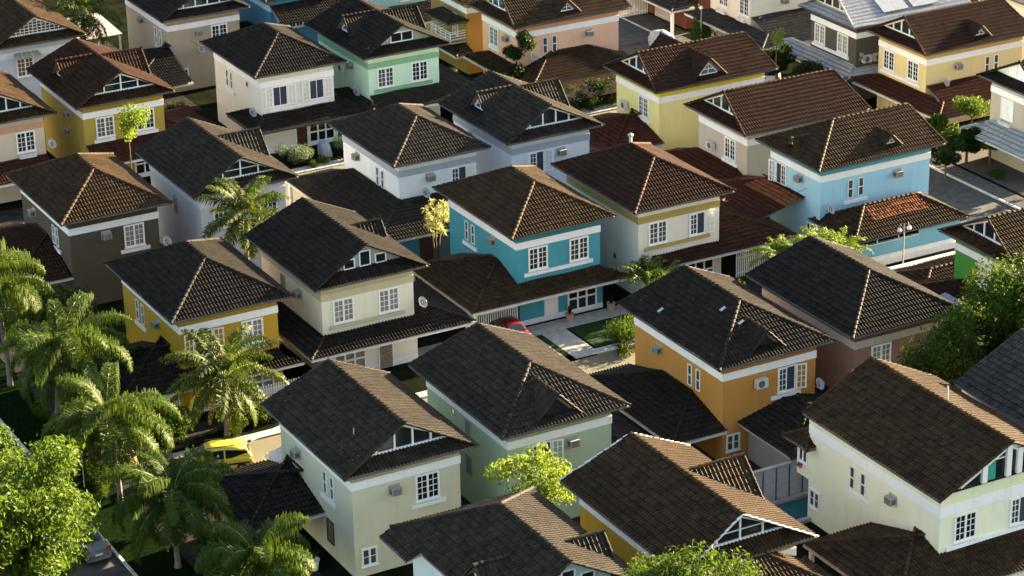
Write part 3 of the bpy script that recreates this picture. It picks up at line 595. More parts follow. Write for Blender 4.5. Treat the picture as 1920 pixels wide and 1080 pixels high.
house('house','greyish mauve house with a plain dark brown roof and glazed gable',R(104.0,154.2,11.6,8.4),'X','chocolate',(.55,.46,.38),(.54,.45,.36),WB,front='gable',back='gable',gable='glass',
 feats=[('W','grid',2.28,0),('W','ledge',3.39,0,1.28),('W','split',4.7,4.3)],low=dict(W=(102.0,153.6,164.5),tile='rust',t=.3,posts=False))
house('house','sky blue house with two tiny dormers on its brown hipped roof',R(104.2,144.9,11.5,8.1),'X','umber',(.38,.67,.84),(.08,.36,.44),WB,back='gable',bi=.6,
 feats=[('W','openleaf',5.0,0),('W','ac',2.6,5.1),('W','ledge',6.0,0,3.9),('S','slim',2.64,0),('S','slim',3.58,0),('S','ledge',2.09,0,4.17),('S','ac',6.84,5.0),('S','dish',.59,3.6),('W','lowwin',1.1,1.5)],
 dorm=[dict(side='S',u0=7.0,zr=8.1,d=.65,hw=.9,m=1.0),dict(side='W',u0=4.4,zr=7.9,d=.6,hw=.75,m=1.0)],
 low=dict(W=(99.6,147.6,157.6),t=.25,tile='rust',hips=False,fascia=BROWNF))
house('house','charcoal grey house with shining silver tiles and solar panels on its roof',R(126.6,171.5,12.5,8.3),'X','silver',(.085,.078,.062),(.07,.065,.052),WB,front='gable',back='gable',gable='glass',
 feats=[('W','gridc',5.24,0),('W','gridc',1.9,0),('W','ledge',6.33,0,.96),('S','dish',.3,4.1),('S','split',1.0,3.75),('S','split',2.1,3.75)],
 low=dict(W=(125.7,170.9,183.4),S=(170.9,125.7,141),t=.42,tile='silver',z=2.4))
house('house','warm pale yellow house with red brown roofs in front of silver roofed house',R(127.2,162.6,11.6,8.2),'X','chocolate',(.80,.64,.32),(.60,.40,.11),WB,front='gable',back='gable',gable='glass',
 feats=[('W','grid',5.01,0),('W','grid',1.71,0),('W','ledge',6.11,0,.73),('S','ac',3.19,5.0),('S','slim',6.3,0),('S','slim',7.23,0),('S','dish',1.7,4.0)],
 dorm=[dict(side='S',u0=6.15,zr=8.15,d=.5,hw=1.15,m=1.0)],low=dict(W=(126.0,159.0,171.6),S=(159.0,126.0,139),t=.30,tile='rust'))
house('house','beige and grey house at right edge with white blinds and dark wood door',R(127.6,148.2,11.6,8.2),'X','black',(.50,.44,.36),(.52,.47,.40),WB,front='gable',back='gable',gable='glass',gglass=WHITE,
 feats=[('W','blind',4.41,0),('W','flowerbox',4.5,3.47),('W','blind',1.2,0)],low=dict(W=(126.3,146.5,156.8),tile='silver',t=.45,z=2.4,posts=False))
house('house','cream house at top right with barred white window boxes and dark porch',R(125.6,186.0,11.6,8.2),'X','black',(.72,.66,.54),(.70,.64,.52),WB,front='gable',back='gable',gable='glass',
 feats=[('W','grid',4.31,0),('W','grid',.97,0),('W','flowerbox',4.49,3.32),('W','flowerbox',1.22,3.4),('S','ac',3.58,4.87),('S','dish',.84,3.6)],
 low=dict(W=(124.6,182.2,195.0),S=(182.2,124.6,138),t=.30,tile='slate'))
house('house','dark brick house half hidden at the top edge beyond the round bushes',R(125.6,196.6,11.6,8.2),'X','black',(.16,.05,.03),(.16,.05,.03),None,low=dict(W=(123.8,195.9,206),tile='slate',t=.3))
house('house','cream walled house behind the pale yellow one at the top right corner',R(143.0,168.5,10,9),'X','silver',(.70,.66,.58),(.68,.64,.55),WB,feats=[('W','gridc',4.6,0),('W','gridc',1.6,0)])
house('house','leaf green house with white band and glazed gable behind the big tree',R(104.6,123.2,11.6,8.2),'X','umber',(.07,.30,.04),(.08,.34,.04),WB,front='gable',back='gable',gable='glass',
 feats=[('W','blind',3.3,0)],low=[dict(W=(101.8,124.5,133),tile='chocolate')])
house('house','house with white edged dark brown roof, its walls deep yellow',R(63.9,99.8,8.5,12.6),'Y','umber',(.52,.30,.02),(.50,.28,.02),WB,front='gable',back='gable',gable='glass4',bi=.6,rakemat=flat('white_rake_tiles',(.52,.52,.50),.7,var=.2),
 dorm=[dict(side='E',u0=6.9,zr=8.7,d=.1,hw=2.0,m=.95,white=False)],low=dict(S=(96.8,62.9,75.0),E=(75.0,96.8,104.5),tile='umber',z=2.6))
house('house','pale blue white house at bottom edge with long black roof and tiny dormers',R(53.5,99.9,8.7,12.5),'Y','smoke',(.60,.68,.68),(.55,.62,.62),(.70,.74,.74),front='gable',back='hip',gable='three',ext=('W',9.2,-.75),gable_col=(.45,.58,.62),
 dorm=[dict(side='E',u0=4.0,zr=8.2,d=.5,hw=1.15,m=1.0),dict(side='W',u0=4.2,zr=8.2,d=.6,hw=1.15,m=1.0)])
house('house','large pale green house with glazed gable balcony and curtained window bottom right',R(80.3,99.6,9.6,13.0),'Y','umber',(.76,.78,.60),(.72,.74,.50),WB,front='open',back='open',gable='balcony',oh=.3,bandz=(5.65,6.25),zt=6.9,
 feats=[('W','slim',8.02,0),('W','slim',6.99,0),('W','ledge',8.66,0,6.48),('W','ac',4.2,4.9),('W','lowwin',11.6,1.6),('S','grid',1.75,0),('S','openleaf',5.5,0),('S','ledge',.5,0,9.0)],
 low=dict(W=(75.8,97.2,105.9),S=(97.2,75.8,92),tile='umber',t=.30,z=2.6))
house('house','house with weathered slate grey roof under the big tree at right',R(90.3,99.0,9.6,12.2),'Y','slate',(.50,.47,.40),(.5,.47,.4),WB,front='open',back='open',oh=.3,zt=6.9)
SUN_A,SUN_E,SUN_P,SKY_S,EXPO=6,14,5.0,.052,3.48
def sheet(name,x0,x1,y0,y1,z,mat,kind='structure'):
    m=MB(); m.add([(x0,y0,z),(x1,y0,z),(x1,y1,z),(x0,y1,z)],Q=[[0,1,2,3]]); o=m.build(name,mat); o['kind']=kind; return o
def paver_mat():
    m,nt,b=_mat('block_paving'); g=N(nt,'ShaderNodeNewGeometry'); br=N(nt,'ShaderNodeTexBrick'); br.inputs['Scale'].default_value=2.2; br.inputs['Mortar Size'].default_value=.03
    br.inputs['Color1'].default_value=(.15,.125,.08,1);br.inputs['Color2'].default_value=(.10,.085,.055,1);br.inputs['Mortar'].default_value=(.06,.06,.04,1)
    nt.links.new(g.outputs['Position'],br.inputs['Vector']); a=mixc(nt,ramp(nt,noise(nt,.7,5,.7),[(.4,(0,0,0)),(.7,(.8,.8,.8))]),br.outputs[0],(.10,.10,.06)); nt.links.new(a,b.inputs['Base Color']); b.inputs['Roughness'].default_value=.9; return m
YARD=flat('worn_yard_concrete',(.030,.028,.025),.95,.0,scale=1.4,var=.4); ASPH=flat('asphalt',(.05,.051,.053),.9,.2,scale=1.5,var=.35); PAV=paver_mat(); SLAB=flat('paving_slab',(.30,.29,.26),.85,.2,scale=1.6,var=.22)
LAWN=flat('lawn_green',(.012,.032,.007),.95,.1,scale=5,var=.5); SOIL=flat('soil_and_grass',(.009,.011,.006),1.0,.0,scale=.8,var=.5)
sheet('ground',-600,900,-300,1300,-.02,SOIL)
sheet('asphalt_road',36,43.7,60,300,.0,ASPH); sheet('asphalt_road',115.9,123.0,60,300,.0,ASPH)
for y0,y1 in((132.2,138.7),(174.9,181.3)): sheet('paved_street',54.5,115.9,y0,y1,.004,PAV); sheet('asphalt_road',43.7,54.5,y0,y1,.004,flat('shaded_asphalt',(.018,.018,.018),1.0,.0,scale=1.5,var=.35))  # street end gets darker asphalt: palm shade put into the colour
sheet('sidewalk',47.0,48.6,60,300,.008,flat('shaded_pavement',(.03,.029,.027),1.0,.0,scale=2,var=.35)); sheet('sidewalk',123.25,124.9,60,300,.06,flat('street_pavement',(.08,.08,.08),.95,.0,scale=2,var=.25))  # left sidewalk darker than the right: deep shade put into its colour
sheet('garden_path',44,115,181.5,182.6,.012,CONC); sheet('garden_path',48.7,115,138.9,139.7,.012,CONC)
for x0,x1,y0,y1 in((62,104,112.6,131.5),(72.5,79,141,156),(97,104,141,156),(49,53,118,131),(62,103,155.5,175),(48.5,63,141,143),(72,79,200,223),(45,63,182.6,186),(98,102,186,200)): sheet('yard_paving',x0,x1,y0,y1,.006,YARD)
def kerb(pts,w=.16,h=.13,name='kerb'):
    m=MB()
    for a,b in zip(pts[:-1],pts[1:]):
        a=np.array([*a,h/2]);b=np.array([*b,h/2]);L=np.linalg.norm(b-a);n=max(1,int(L/1.0))
        for i in range(n): m.beam(a+(b-a)*(i+.01)/n,a+(b-a)*(i+.99)/n,w,h+.0)
    o=m.build(name,flat('white_kerb',(.42,.42,.40),.8,var=.3,scale=2)); o['kind']='structure'; return o
kerb([(43.78,60),(43.78,131)]);kerb([(43.78,139.6),(43.78,173.8)]);kerb([(43.78,182.4),(43.78,290)])
kerb([(56.5,138.8),(59,139.6),(62,138.8),(77.3,138.8)]);kerb([(82.0,138.8),(98,138.8)]);kerb([(102,138.8),(115,138.8)])
kerb([(62,132.1),(115,132.1)]);kerb([(52,181.4),(89,181.4)]);kerb([(62,174.8),(115,174.8)]);kerb([(91,181.4),(115,181.4)]);kerb([(123.1,60),(123.1,290)]);kerb([(115.8,60),(115.8,131)]);kerb([(115.8,140),(115.8,174)]);kerb([(115.8,182),(115.8,290)])
# front garden of the turquoise house
sheet('driveway',77.4,79.9,138.9,145.0,.014,SLAB);sheet('driveway',80.4,82.3,138.9,143.6,.014,SLAB);sheet('front_path',79.9,88.2,143.6,145.2,.018,SLAB)
sheet('lawn',82.5,87.6,139.8,143.5,.016,LAWN,'structure');sheet('lawn',79.9,80.4,138.9,143.6,.012,LAWN,'structure')
sheet('driveway',70.5,75.5,138.9,146,.014,flat('light_slab',(.42,.41,.38),.85,.2,scale=1.2,var=.15))
sheet('lawn',125.2,131,138,147.5,.07,LAWN);sheet('lawn',43.95,46.9,60,300,.01,flat('verge_grass',(.005,.011,.003),1.0,.0,scale=4,var=.5))
sheet('gravel_bed',125.2,130,147.6,158.5,.07,flat('pale_gravel',(.06,.055,.045),.9,.2,scale=12,var=.4))
sheet('driveway',115,126,196,206,.05,ASPH)
# ------------------------------------------------------------------ boundary walls, gates
def wallthing(label,x0,x1,y0,y1,h,mat,cat='wall',cope=None,name='garden_wall'):
    m=MB(); m.box(x0,x1,y0,y1,0,h); o=m.build(name,mat); tag(o,label,cat)
    if cope: c=MB(); c.box(x0-.04,x1+.04,y0-.04,y1+.04,h+.001,h+.08); c.build('coping',cope,o)
    return o
wallthing('turquoise garden wall under the smoky roof eave with brown door beside it',75.6,79.0,159.2,159.35,2.35,wall_mat((.05,.22,.29)))
m=MB(); m.box(79.02,80.7,159.25,159.32,0,2.3); tag(m.build('wooden_gate',WOODD),'dark brown wooden gate beside the turquoise garden wall','gate')
wallthing('slate blue garden wall behind the feathery pale tree',80.72,84.2,159.2,159.35,2.35,wall_mat((.13,.19,.23)))
# sky blue annex
an=empty('annex',(109.8,143.5,0),'sky blue single storey annex with brown hipped roof, its top painted sunlit orange','annex')
roof_rect(an,(104.7,141.0,115.0,146.6),2.45,.52,'X','hip','hip','umber',fascia=BROWNF)
mb=MB();mb.box(105.3,114.6,141.55,141.7,0,.78);mb.box(105.25,114.65,141.47,141.75,0,.5);mb.build('plinth',WHITE,an)
mb=MB();mb.box(105.3,114.6,141.56,141.69,.781,1.75);mb.box(110.9,114.6,141.56,141.69,1.751,2.5);mb.box(105.3,110.9,144.0,144.1,.2,2.5);mb.box(105.3,105.42,141.7,146,.0,2.4);mb.box(114.48,114.6,141.7,146,0,2.4);mb.build('wall',wall_mat((.20,.48,.66)),an)
mb=MB();mb.box(105.3,110.9,141.5,141.74,1.755,1.80);[mb.box(x-.03,x+.03,141.58,141.66,1.8,2.46) for x in(107.2,109.1)];mb.build('rail',WHITE,an)
mb=MB(); slope(mb,None,None,'S',(104.7,141.0,115.0,146.6),2.45,.52,lambda u:np.maximum(1.35,u*0),lambda u:np.where((u>2.75)&(u<7.6),2.72,1.35),lift=.025); mb.build('new_and_sunlit_tiles',TILES['terra'],an)  # orange area stands for the sunlit upper slope, sunlight put into tile colour
mb=MB(); slope(mb,None,None,'W',(99.6,147.6,105.0,157.6),2.5,.25,lambda u:u*0+3.6,lambda u:np.where(u<5.3,5.1,3.6),lift=.025); tag(mb.build('new_and_sunlit_tiles',TILES['terra']),'strip of bright new terracotta tiles along the top of the carport roof','roof tiles')
wallthing('pale low retaining wall along the sky blue annex terrace',104.5,116,139.6,139.75,.35,WHITE)
block_par=empty('shed',(111,136,0),'low brown tiled shed roof between green house and sky blue annex','shed')
roof_rect(block_par,(103.8,131.8,115.2,137.4),1.5,.3,'X','hip','hip','umber'); mb=MB();mb.box(104.3,114.8,132.3,137.9,0,1.6);mb.build('wall',wall_mat((.4,.38,.34)),block_par)
sp=MB(); sp.add([(104.3,130.5,3.25),(106.5,130.5,3.0),(106.5,132.2,3.0),(104.3,132.2,3.25)],Q=[[0,1,2,3]])
# orange house rear annex
an=empty('annex',(85.0,117.5,0),'black hipped annex roof behind the orange ochre house, beside the pale wall','annex')
roof_rect(an,(81.3,114.9,89.0,124.0),2.5,.27,'Y','hip','hip','black',fascia=GUTTER)
mb=MB();mb.box(82.0,88.4,115.6,120.6,0,2.5);mb.build('wall',wall_mat((.30,.29,.26)),an)
# bump-out of pale green house
an=empty('bay',(79.7,110.9,0),'projecting upper bay of the pale green house with tiny tiled roof','bay')
mb=MB();mb.box(80.6,83.5,112.2,113.4,2.6,5.0);mb.build('wall',wall_mat((.76,.78,.60)),an)
roof_rect(an,(79.9,111.5,83.0,114.0),4.9,.5,'X','hip','hip','umber')
P=face('W',80.6,111.2); win_grid(an,P,1.55,4.05,w=.9,h=1.1,rows=1,cols=1)
fl=MB(); 
for k in range(30): 
    a=RNG.random(3); fl.poly([(80.5-.15*a[0]+dx,112.7+.4*a[1]+dy,3.1+.3*a[2]+dz) for dx,dy,dz in((0,0,0),(.08,.02,.03),(.05,.08,.08),(-.03,.05,.02))])
tag(fl.build('red_flowers',flat('red_petals',(.35,.02,.03),.6)),'bunch of red flowers hanging at the bay window of the pale green house','flowers')
# swimming pool
pl=empty('swimming_pool',(80.7,113.6,0),'small turquoise pool with stone rim beside the striped blue wall','pool')
mb=MB();mb.box(79.2,82.6,111.8,112.1,0,.22);mb.box(79.2,82.6,114.5,114.8,0,.22);mb.box(79.2,79.5,112.1,114.5,0,.22);mb.box(82.3,82.6,112.1,114.5,0,.22);mb.build('rim',SLAB,pl)
mb=MB();mb.box(79.5,82.3,112.1,114.5,-.01,.02);mb.build('pool_water',flat('pool_water',(.006,.085,.10),.06,.6,scale=2),pl)
wl=wallthing('grey garden wall with blue vertical stripes behind the little pool',76.8,82.6,114.9,115.1,2.3,flat('grey_wall',(.33,.36,.40),.8),cope=CONC)
mb=MB()
for x in np.arange(77.3,82.6,.95): mb.box(x,x+.08,114.87,114.9,0,2.25)
mb.build('stripe',flat('navy_paint',(.02,.05,.16),.6),wl)
def picket(label,x0,y0,x1,y1,h=1.7,mat=TRIM):
    n=int(math.hypot(x1-x0,y1-y0)/.17); t=empty('picket_gate',((x0+x1)/2,(y0+y1)/2,0),label,'gate')
    m=MB()
    for i in range(n+1):
        x=x0+(x1-x0)*i/n;y=y0+(y1-y0)*i/n; m.box(x-.045,x+.045,y-.02,y+.02,.06,h-.05*(i%2))
    m.build('pickets',mat,t); r=MB()
    for z in(.35,h-.35): r.beam((x0,y0+.04,z),(x1,y1+.04,z),.05,.09)
    r.build('rail',mat,t); return t
picket('white picket gate under the garage roof of the turquoise house',75.6,145.6,79.6,145.6,1.9)
picket('white picket gate below the dark garage roof beside coconut palm',50.2,144.2,54.0,144.2,1.8)
picket('short white picket fence beside the flowering orange bush',59.0,143.0,62.4,143.0,1.5)
picket('white picket gate right of the cream and mustard house',97.3,145.0,101.8,145.0,1.9)
picket('tall white picket gate by the street at the top edge',123.0,203.6,126.0,203.6,2.0)
picket('narrow white picket fence near the domed car cover at the top',126.2,199.5,126.2,202.5,1.8)
picket('white picket gate beside the dark brick house porch',125.3,195.4,125.3,196.0,1.6) if False else None
# lamp post
lp=empty('street_lamp',(108.5,140.2,0),'slim white street lamp with two globes before the sky blue annex','street lamp')
m=MB();m.tube([(108.5,140.2,0),(108.5,140.2,3.5)],[.06,.045],8);m.tube([(108.1,140.2,3.3),(108.2,140.2,3.6),(108.5,140.2,3.65),(108.8,140.2,3.6),(108.9,140.2,3.3)],.03,6);m.build('pole',GREYM,lp)
for x in(108.08,108.92):
    m=MB();m.lathe((x,140.2,3.1),[(.02,-.16),(.14,-.1),(.18,0),(.14,.1),(.05,.2)],10);m.build('globe',WHITE,lp,smooth=True)
lp=empty('street_lamp',(121.2,192.5,0),'white street lamp standing before the round green tree at the top','street lamp')
m=MB();m.tube([(123.9,191.0,.06),(123.9,191.0,4.0)],[.06,.045],8);m.build('pole',GREYM,lp);m=MB()
m.lathe((123.9,191.0,4.1),[(.02,-.16),(.14,-.1),(.18,0),(.14,.1),(.05,.2)],10);m.build('globe',WHITE,lp,smooth=True)
# road sign
sg=empty('road_sign',(45.2,138.2,0),'yellow warning sign on a thin pole between the palms','sign')
m=MB();m.tube([(45.2,138.2,0),(45.2,138.2,3.1)],.035,6);m.build('pole',GREYM,sg)
m=MB();m.box(44.85,45.75,138.12,138.15,2.2,3.2);m.build('plate',flat('sign_yellow',(.75,.42,.01),.45),sg)
m=MB()
for z0,z1,x0,x1 in((2.95,3.1,45.0,45.6),(2.55,2.85,45.15,45.45),(2.3,2.42,45.0,45.6)): m.box(x0,x1,138.11,138.12,z0,z1)
m.build('marking',flat('sign_black',(.02,.02,.02),.5),sg)
bp=empty('bay_roof',(68.5,98.5,0),'second short tiled skirt roof under the white edged gable','skirt roof')
mb,un=MB(),MB(); slope(mb,un,None,'S',(64.4,97.6,71.4,100.6),5.55,.5,lambda u:u*0,lambda u:np.minimum(2.9,7.0-u)); slope(mb,un,None,'E',(64.4,97.6,71.4,100.6),5.55,.5,lambda u:u*0,lambda u:np.minimum(u,2.9)); mb.build('roof',TILES['umber'],bp); cpp=MB(); caps(cpp,(71.4,97.6,5.6),(68.5,100.5,7.05),.1); cpp.build('ridge_tiles',TILES['umber'],bp)
an=empty('annex',(108,186,0),'low brown hipped annex roof in front of the salmon pink house above the tall hedge','annex')
roof_rect(an,(102.5,183.9,113.8,191.4),2.5,.36,'X','hip','hip','umber',fascia=BROWNF); mb=MB(); mb.box(103.4,113.2,185.2,187.5,0,2.6); mb.build('wall',wall_mat((.60,.36,.25)),an)
# chimney pipes and small things on roofs
def pipe(label,x,y,z,h=.6,r=.09,cap=False):
    m=MB();m.tube([(x,y,z-.3),(x,y,z+h)],r,8); o=m.build('vent_pipe',flat('pipe_grey',(.42,.42,.40),.5,.5)); tag(o,label,'vent pipe')
    if cap: c=MB();c.lathe((x,y,z+h),[(r*1.6,.0),(r*1.9,.12),(.02,.25)],10);c.build('cowl',GREYM,o)
pipe('metal chimney cowl at the back of the cream and mustard house roof',93.1,152.7,8.75,.55,.12,True)
pipe('thin white pipe on the dark left slope of the pale cream house',55.8,121.6,7.8,.45,.035)
pipe('short white pipe standing on the pale green house ridge',85.6,106.0,9.2,.7,.05)
for i,(lab,x,y,z) in enumerate((('solar panel lying nearest the ridge on the silver roof',131.5,173.2,7.75),('second solar panel beside the first on the silver roof',134.6,173.2,7.75))):
    m=MB(); m.hexa([(x-1.3,y-.9,z-.45+.1),(x+1.3,y-.9,z-.45+.1),(x+1.3,y+.9,z+.45+.1),(x-1.3,y+.9,z+.45+.1),(x-1.3,y-.9,z-.37+.1),(x+1.3,y-.9,z-.37+.1),(x+1.3,y+.9,z+.53+.1),(x-1.3,y+.9,z+.53+.1)])
    tag(m.build('solar_panel',flat('solar_glass',(.20,.22,.26),.2,.6)),lab,'solar panel')
m=MB(); slope(m,None,None,'W',(102.0,127.0,104.0,129.0),2.75,.32,lambda u:u*0,lambda u:u*0+1.5,lift=.12,h=.005,step=.0); tag(m.build('solar_panel',flat('blue_solar_glass',(.10,.13,.20),.2,.6)),'blue gridded solar panel on the low roof near the green house','solar panel')
# balcony of the ochre house
bl=empty('balcony',(102,197.5,3),'white railed balcony under a small grey tiled canopy on the ochre house','balcony')
m=MB();m.box(101.3,102.85,196.6,200.4,2.95,3.1);m.build('floor',CONC,bl);m=MB()
for z in(3.35,3.6,3.85,4.05): m.beam((101.33,196.63,z),(101.33,200.37,z),.04,.07);m.beam((101.33,196.63,z),(102.85,196.63,z),.04,.07);m.beam((101.33,200.37,z),(102.85,200.37,z),.04,.07)
for y in np.linspace(196.63,200.37,5): m.box(101.3,101.36,y-.03,y+.03,3.1,4.08)
m.build('railing',WHITE,bl)
roof_rect(bl,(100.9,196.3,103.0,200.8),4.9,.5,'Y','hip','hip','smoke'); P=face('W',102.9,196.4); win_grid(bl,P,2.2,4.15,w=1.0,h=2.0)
# ------------------------------------------------------------------ plants
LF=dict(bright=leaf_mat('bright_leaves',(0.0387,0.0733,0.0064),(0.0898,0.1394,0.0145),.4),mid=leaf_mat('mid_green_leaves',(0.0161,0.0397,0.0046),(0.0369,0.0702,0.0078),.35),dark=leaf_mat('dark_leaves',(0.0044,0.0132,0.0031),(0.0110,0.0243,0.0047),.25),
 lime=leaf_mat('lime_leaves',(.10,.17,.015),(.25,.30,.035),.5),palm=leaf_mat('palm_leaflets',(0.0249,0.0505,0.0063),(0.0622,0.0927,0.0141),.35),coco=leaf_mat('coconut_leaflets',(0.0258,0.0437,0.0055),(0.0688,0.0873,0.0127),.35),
 silver=leaf_mat('variegated_leaves',(0.0341,0.0590,0.0223),(0.1432,0.1897,0.1042),.25),gold=leaf_mat('golden_leaves',(0.1159,0.0843,0.0112),(0.1637,0.1433,0.0223),.4),dry=leaf_mat('dry_frond',(.16,.10,.04),(.28,.19,.09),.2),
 pale=leaf_mat('pale_feathery_leaves',(.40,.38,.12),(.62,.58,.26),.4),flower=leaf_mat('orange_flowers',(0.1876,0.0506,0.0074),(0.2217,0.1265,0.0186),.3))
BARK=flat('bark',(.09,.07,.05),.9,.1,scale=8,var=.4); PTR=flat('palm_trunk_bark',(.15,.135,.11),.9,.1,scale=6,var=.35)
def leaves(mb,C,Rr,n,size,flat_=.0,squash=.8,shell=.55,up=.35):
    """n leaf quads scattered through ellipsoidal clumps at C with radii Rr"""
    C=np.asarray(C,float);Rr=np.asarray(Rr,float); w=Rr**2; w/=w.sum(); k=RNG.choice(len(C),n,p=w)
    d=RNG.normal(size=(n,3)); d/=np.linalg.norm(d,axis=1)[:,None]; rad=(shell+(1-shell)*RNG.random(n)**.5)*(1+.12*RNG.normal(size=n))
    p=C[k]+d*(rad*Rr[k])[:,None]*np.array([1,1,squash])
    nn=d*.8+RNG.normal(size=(n,3))*.75+np.array([0,0,up]); nn/=np.linalg.norm(nn,axis=1)[:,None]
    a=np.cross(nn,RNG.normal(size=(n,3)));a/=np.linalg.norm(a,axis=1)[:,None];b=np.cross(nn,a)
    s=size*(.6+.8*RNG.random(n))[:,None]
    V=np.stack([p-a*s,p-b*s*.42+nn*s*.12,p+a*s,p+b*s*.42+nn*s*.12],1).reshape(-1,3)
    clump=RNG.random(len(C))[k]
    mb.add(V,Q=np.arange(4*n).reshape(n,4),rq=np.clip(.25+.45*clump+.35*(RNG.random(n)-.3),0,1))
def tree(name,label,cat,loc,h,R,nb,n,size,mat,trunk=.18,limbs=6,squash=.8,br=.38,lean=(0,0),group=None,shell=.5,flowers=None,core=None):
    x,y,z=loc; r=empty(name,loc,label,cat,group); t=MB(); c=np.array([x+lean[0],y+lean[1],h])
    t.tube([(x,y,z-.1),(x+lean[0]*.3,y+lean[1]*.3,z+(h-R)*.5),c-np.array([0,0,R*.55])],[trunk*1.25,trunk,trunk*.75],8)
    C=[];RR=[]
    for i in range(nb):
        d=RNG.normal(size=3); d/=np.linalg.norm(d); rad=R*(RNG.random()**.45)*RNG.choice([.62,.8,.95]); q=c+d*rad*np.array([1,1,squash]); C.append(q);RR.append(R*br*(.65+.7*RNG.random()))
    for i in range(min(limbs,nb)):
        q=C[i]; s=c-np.array([0,0,R*.6]); t.tube([s,(s+q)/2+RNG.normal(size=3)*R*.06-np.array([0,0,R*.05]),q],[trunk*.55,trunk*.32,trunk*.1],6)
    t.build('trunk',BARK,r)
    m=MB(); leaves(m,C,RR,n,size,squash=squash,shell=shell); m.build('crown',mat,r)
    if flowers: m=MB(); leaves(m,C,np.array(RR)*1.06,int(n*.06),size*.8,shell=.9); m.build('flowers',flowers,r)
    return r
def shrub(label,x,y,R,h,mat,n=700,size=.09,name='shrub',cat='shrub',z=0,flowers=None):
    r=empty(name,(x,y,z),label,cat); C=[];RR=[]
    for i in range(9): C.append((x+RNG.normal()*R*.4,y+RNG.normal()*R*.4,z+h*(.3+.45*RNG.random())));RR.append(R*(.4+.25*RNG.random()))
    st=MB(); 
    for c in C[:5]: st.tube([(x,y,z),((x+c[0])/2,(y+c[1])/2,z+c[2]*.3),c],[.04,.03,.012],5)
    st.build('stems',BARK,r); m=MB(); leaves(m,C,RR,n,size,shell=.4); m.build('foliage',mat,r)
    if flowers: m=MB(); leaves(m,C,np.array(RR)*1.05,int(n*.15),size,shell=.9); m.build('flowers',flowers,r)
    return r
def hedge(label,x0,x1,y0,y1,h,mat,dens=90,size=.09):
    V=[];n=int(dens*((x1-x0)*(y1-y0)+2*h*((x1-x0)+(y1-y0)))); C=[];
    k=int(max(4,(x1-x0)*(y1-y0)*h*2.5)); C=np.stack([RNG.uniform(x0+.2,x1-.2,k),RNG.uniform(y0+.15,y1-.15,k),RNG.uniform(.2,h-.15,k)],1); m=MB(); leaves(m,C,np.full(k,.42),n,size,shell=.3)
    o=m.build('hedge',mat); tag(o,label,'hedge'); return o
def frond(mb,st,base,az,el,L,droop,nl,ll,lw,ldroop,taper=.75,twist=0,seg=14):
    p=np.array(base,float); d=np.array([math.cos(az)*math.cos(el),math.sin(az)*math.cos(el),math.sin(el)]); pts=[p.copy()]; e=el
    for i in range(seg):
        e-=droop/seg*(0.5+1.2*i/seg); d=np.array([math.cos(az)*math.cos(e),math.sin(az)*math.cos(e),math.sin(e)]); p=p+d*L/seg; pts.append(p.copy())
    pts=np.array(pts); st.tube(list(pts[::2]),list(np.linspace(.035,.008,len(pts[::2]))),4,cap=False)
    t=np.linspace(.14,1,nl); ix=t*seg; i0=np.minimum(ix.astype(int),seg-1); fr=ix-i0; q=pts[i0]*(1-fr[:,None])+pts[i0+1]*fr[:,None]
    tg=pts[i0+1]-pts[i0]; tg/=np.linalg.norm(tg,axis=1)[:,None]
    side=np.cross(tg,Z3); sn=np.linalg.norm(side,axis=1)[:,None]; side=np.where(sn>.05,side/np.maximum(sn,1e-6),np.array([-math.sin(az),math.cos(az),0]))
    for sg in(1,-1):
        l=ll*(np.sin(math.pi*np.clip(t*.85+.12,0,1))**.6)*(.85+.3*RNG.random(nl))
        dd=side*sg*(.9+.2*RNG.random(nl))[:,None]+tg*(.3+.6*RNG.random(nl))[:,None]+Z3*(RNG.normal(size=nl)*.42+.12-ldroop*.35)[:,None]; dd/=np.linalg.norm(dd,axis=1)[:,None]
        m=q+dd*(l*.5)[:,None]; d2=dd*(1-ldroop)+np.array([0,0,-1])*(ldroop*(1+.4*RNG.random(nl)))[:,None]; d2/=np.linalg.norm(d2,axis=1)[:,None]
        e_=m+d2*(l*.55)[:,None]; wv=tg*lw*.5; 
        V=np.stack([q-wv,q+wv,m+wv*1.1,m-wv*1.1,e_+wv*.25,e_-wv*.25],1).reshape(-1,3)
        I=np.arange(nl)*6; Q=np.concatenate([np.stack([I,I+1,I+2,I+3],1),np.stack([I+3,I+2,I+4,I+5],1)]); r=RNG.random(nl)*.7+.3*RNG.random(); mb.add(V,Q=Q,rq=np.concatenate([r,r]))
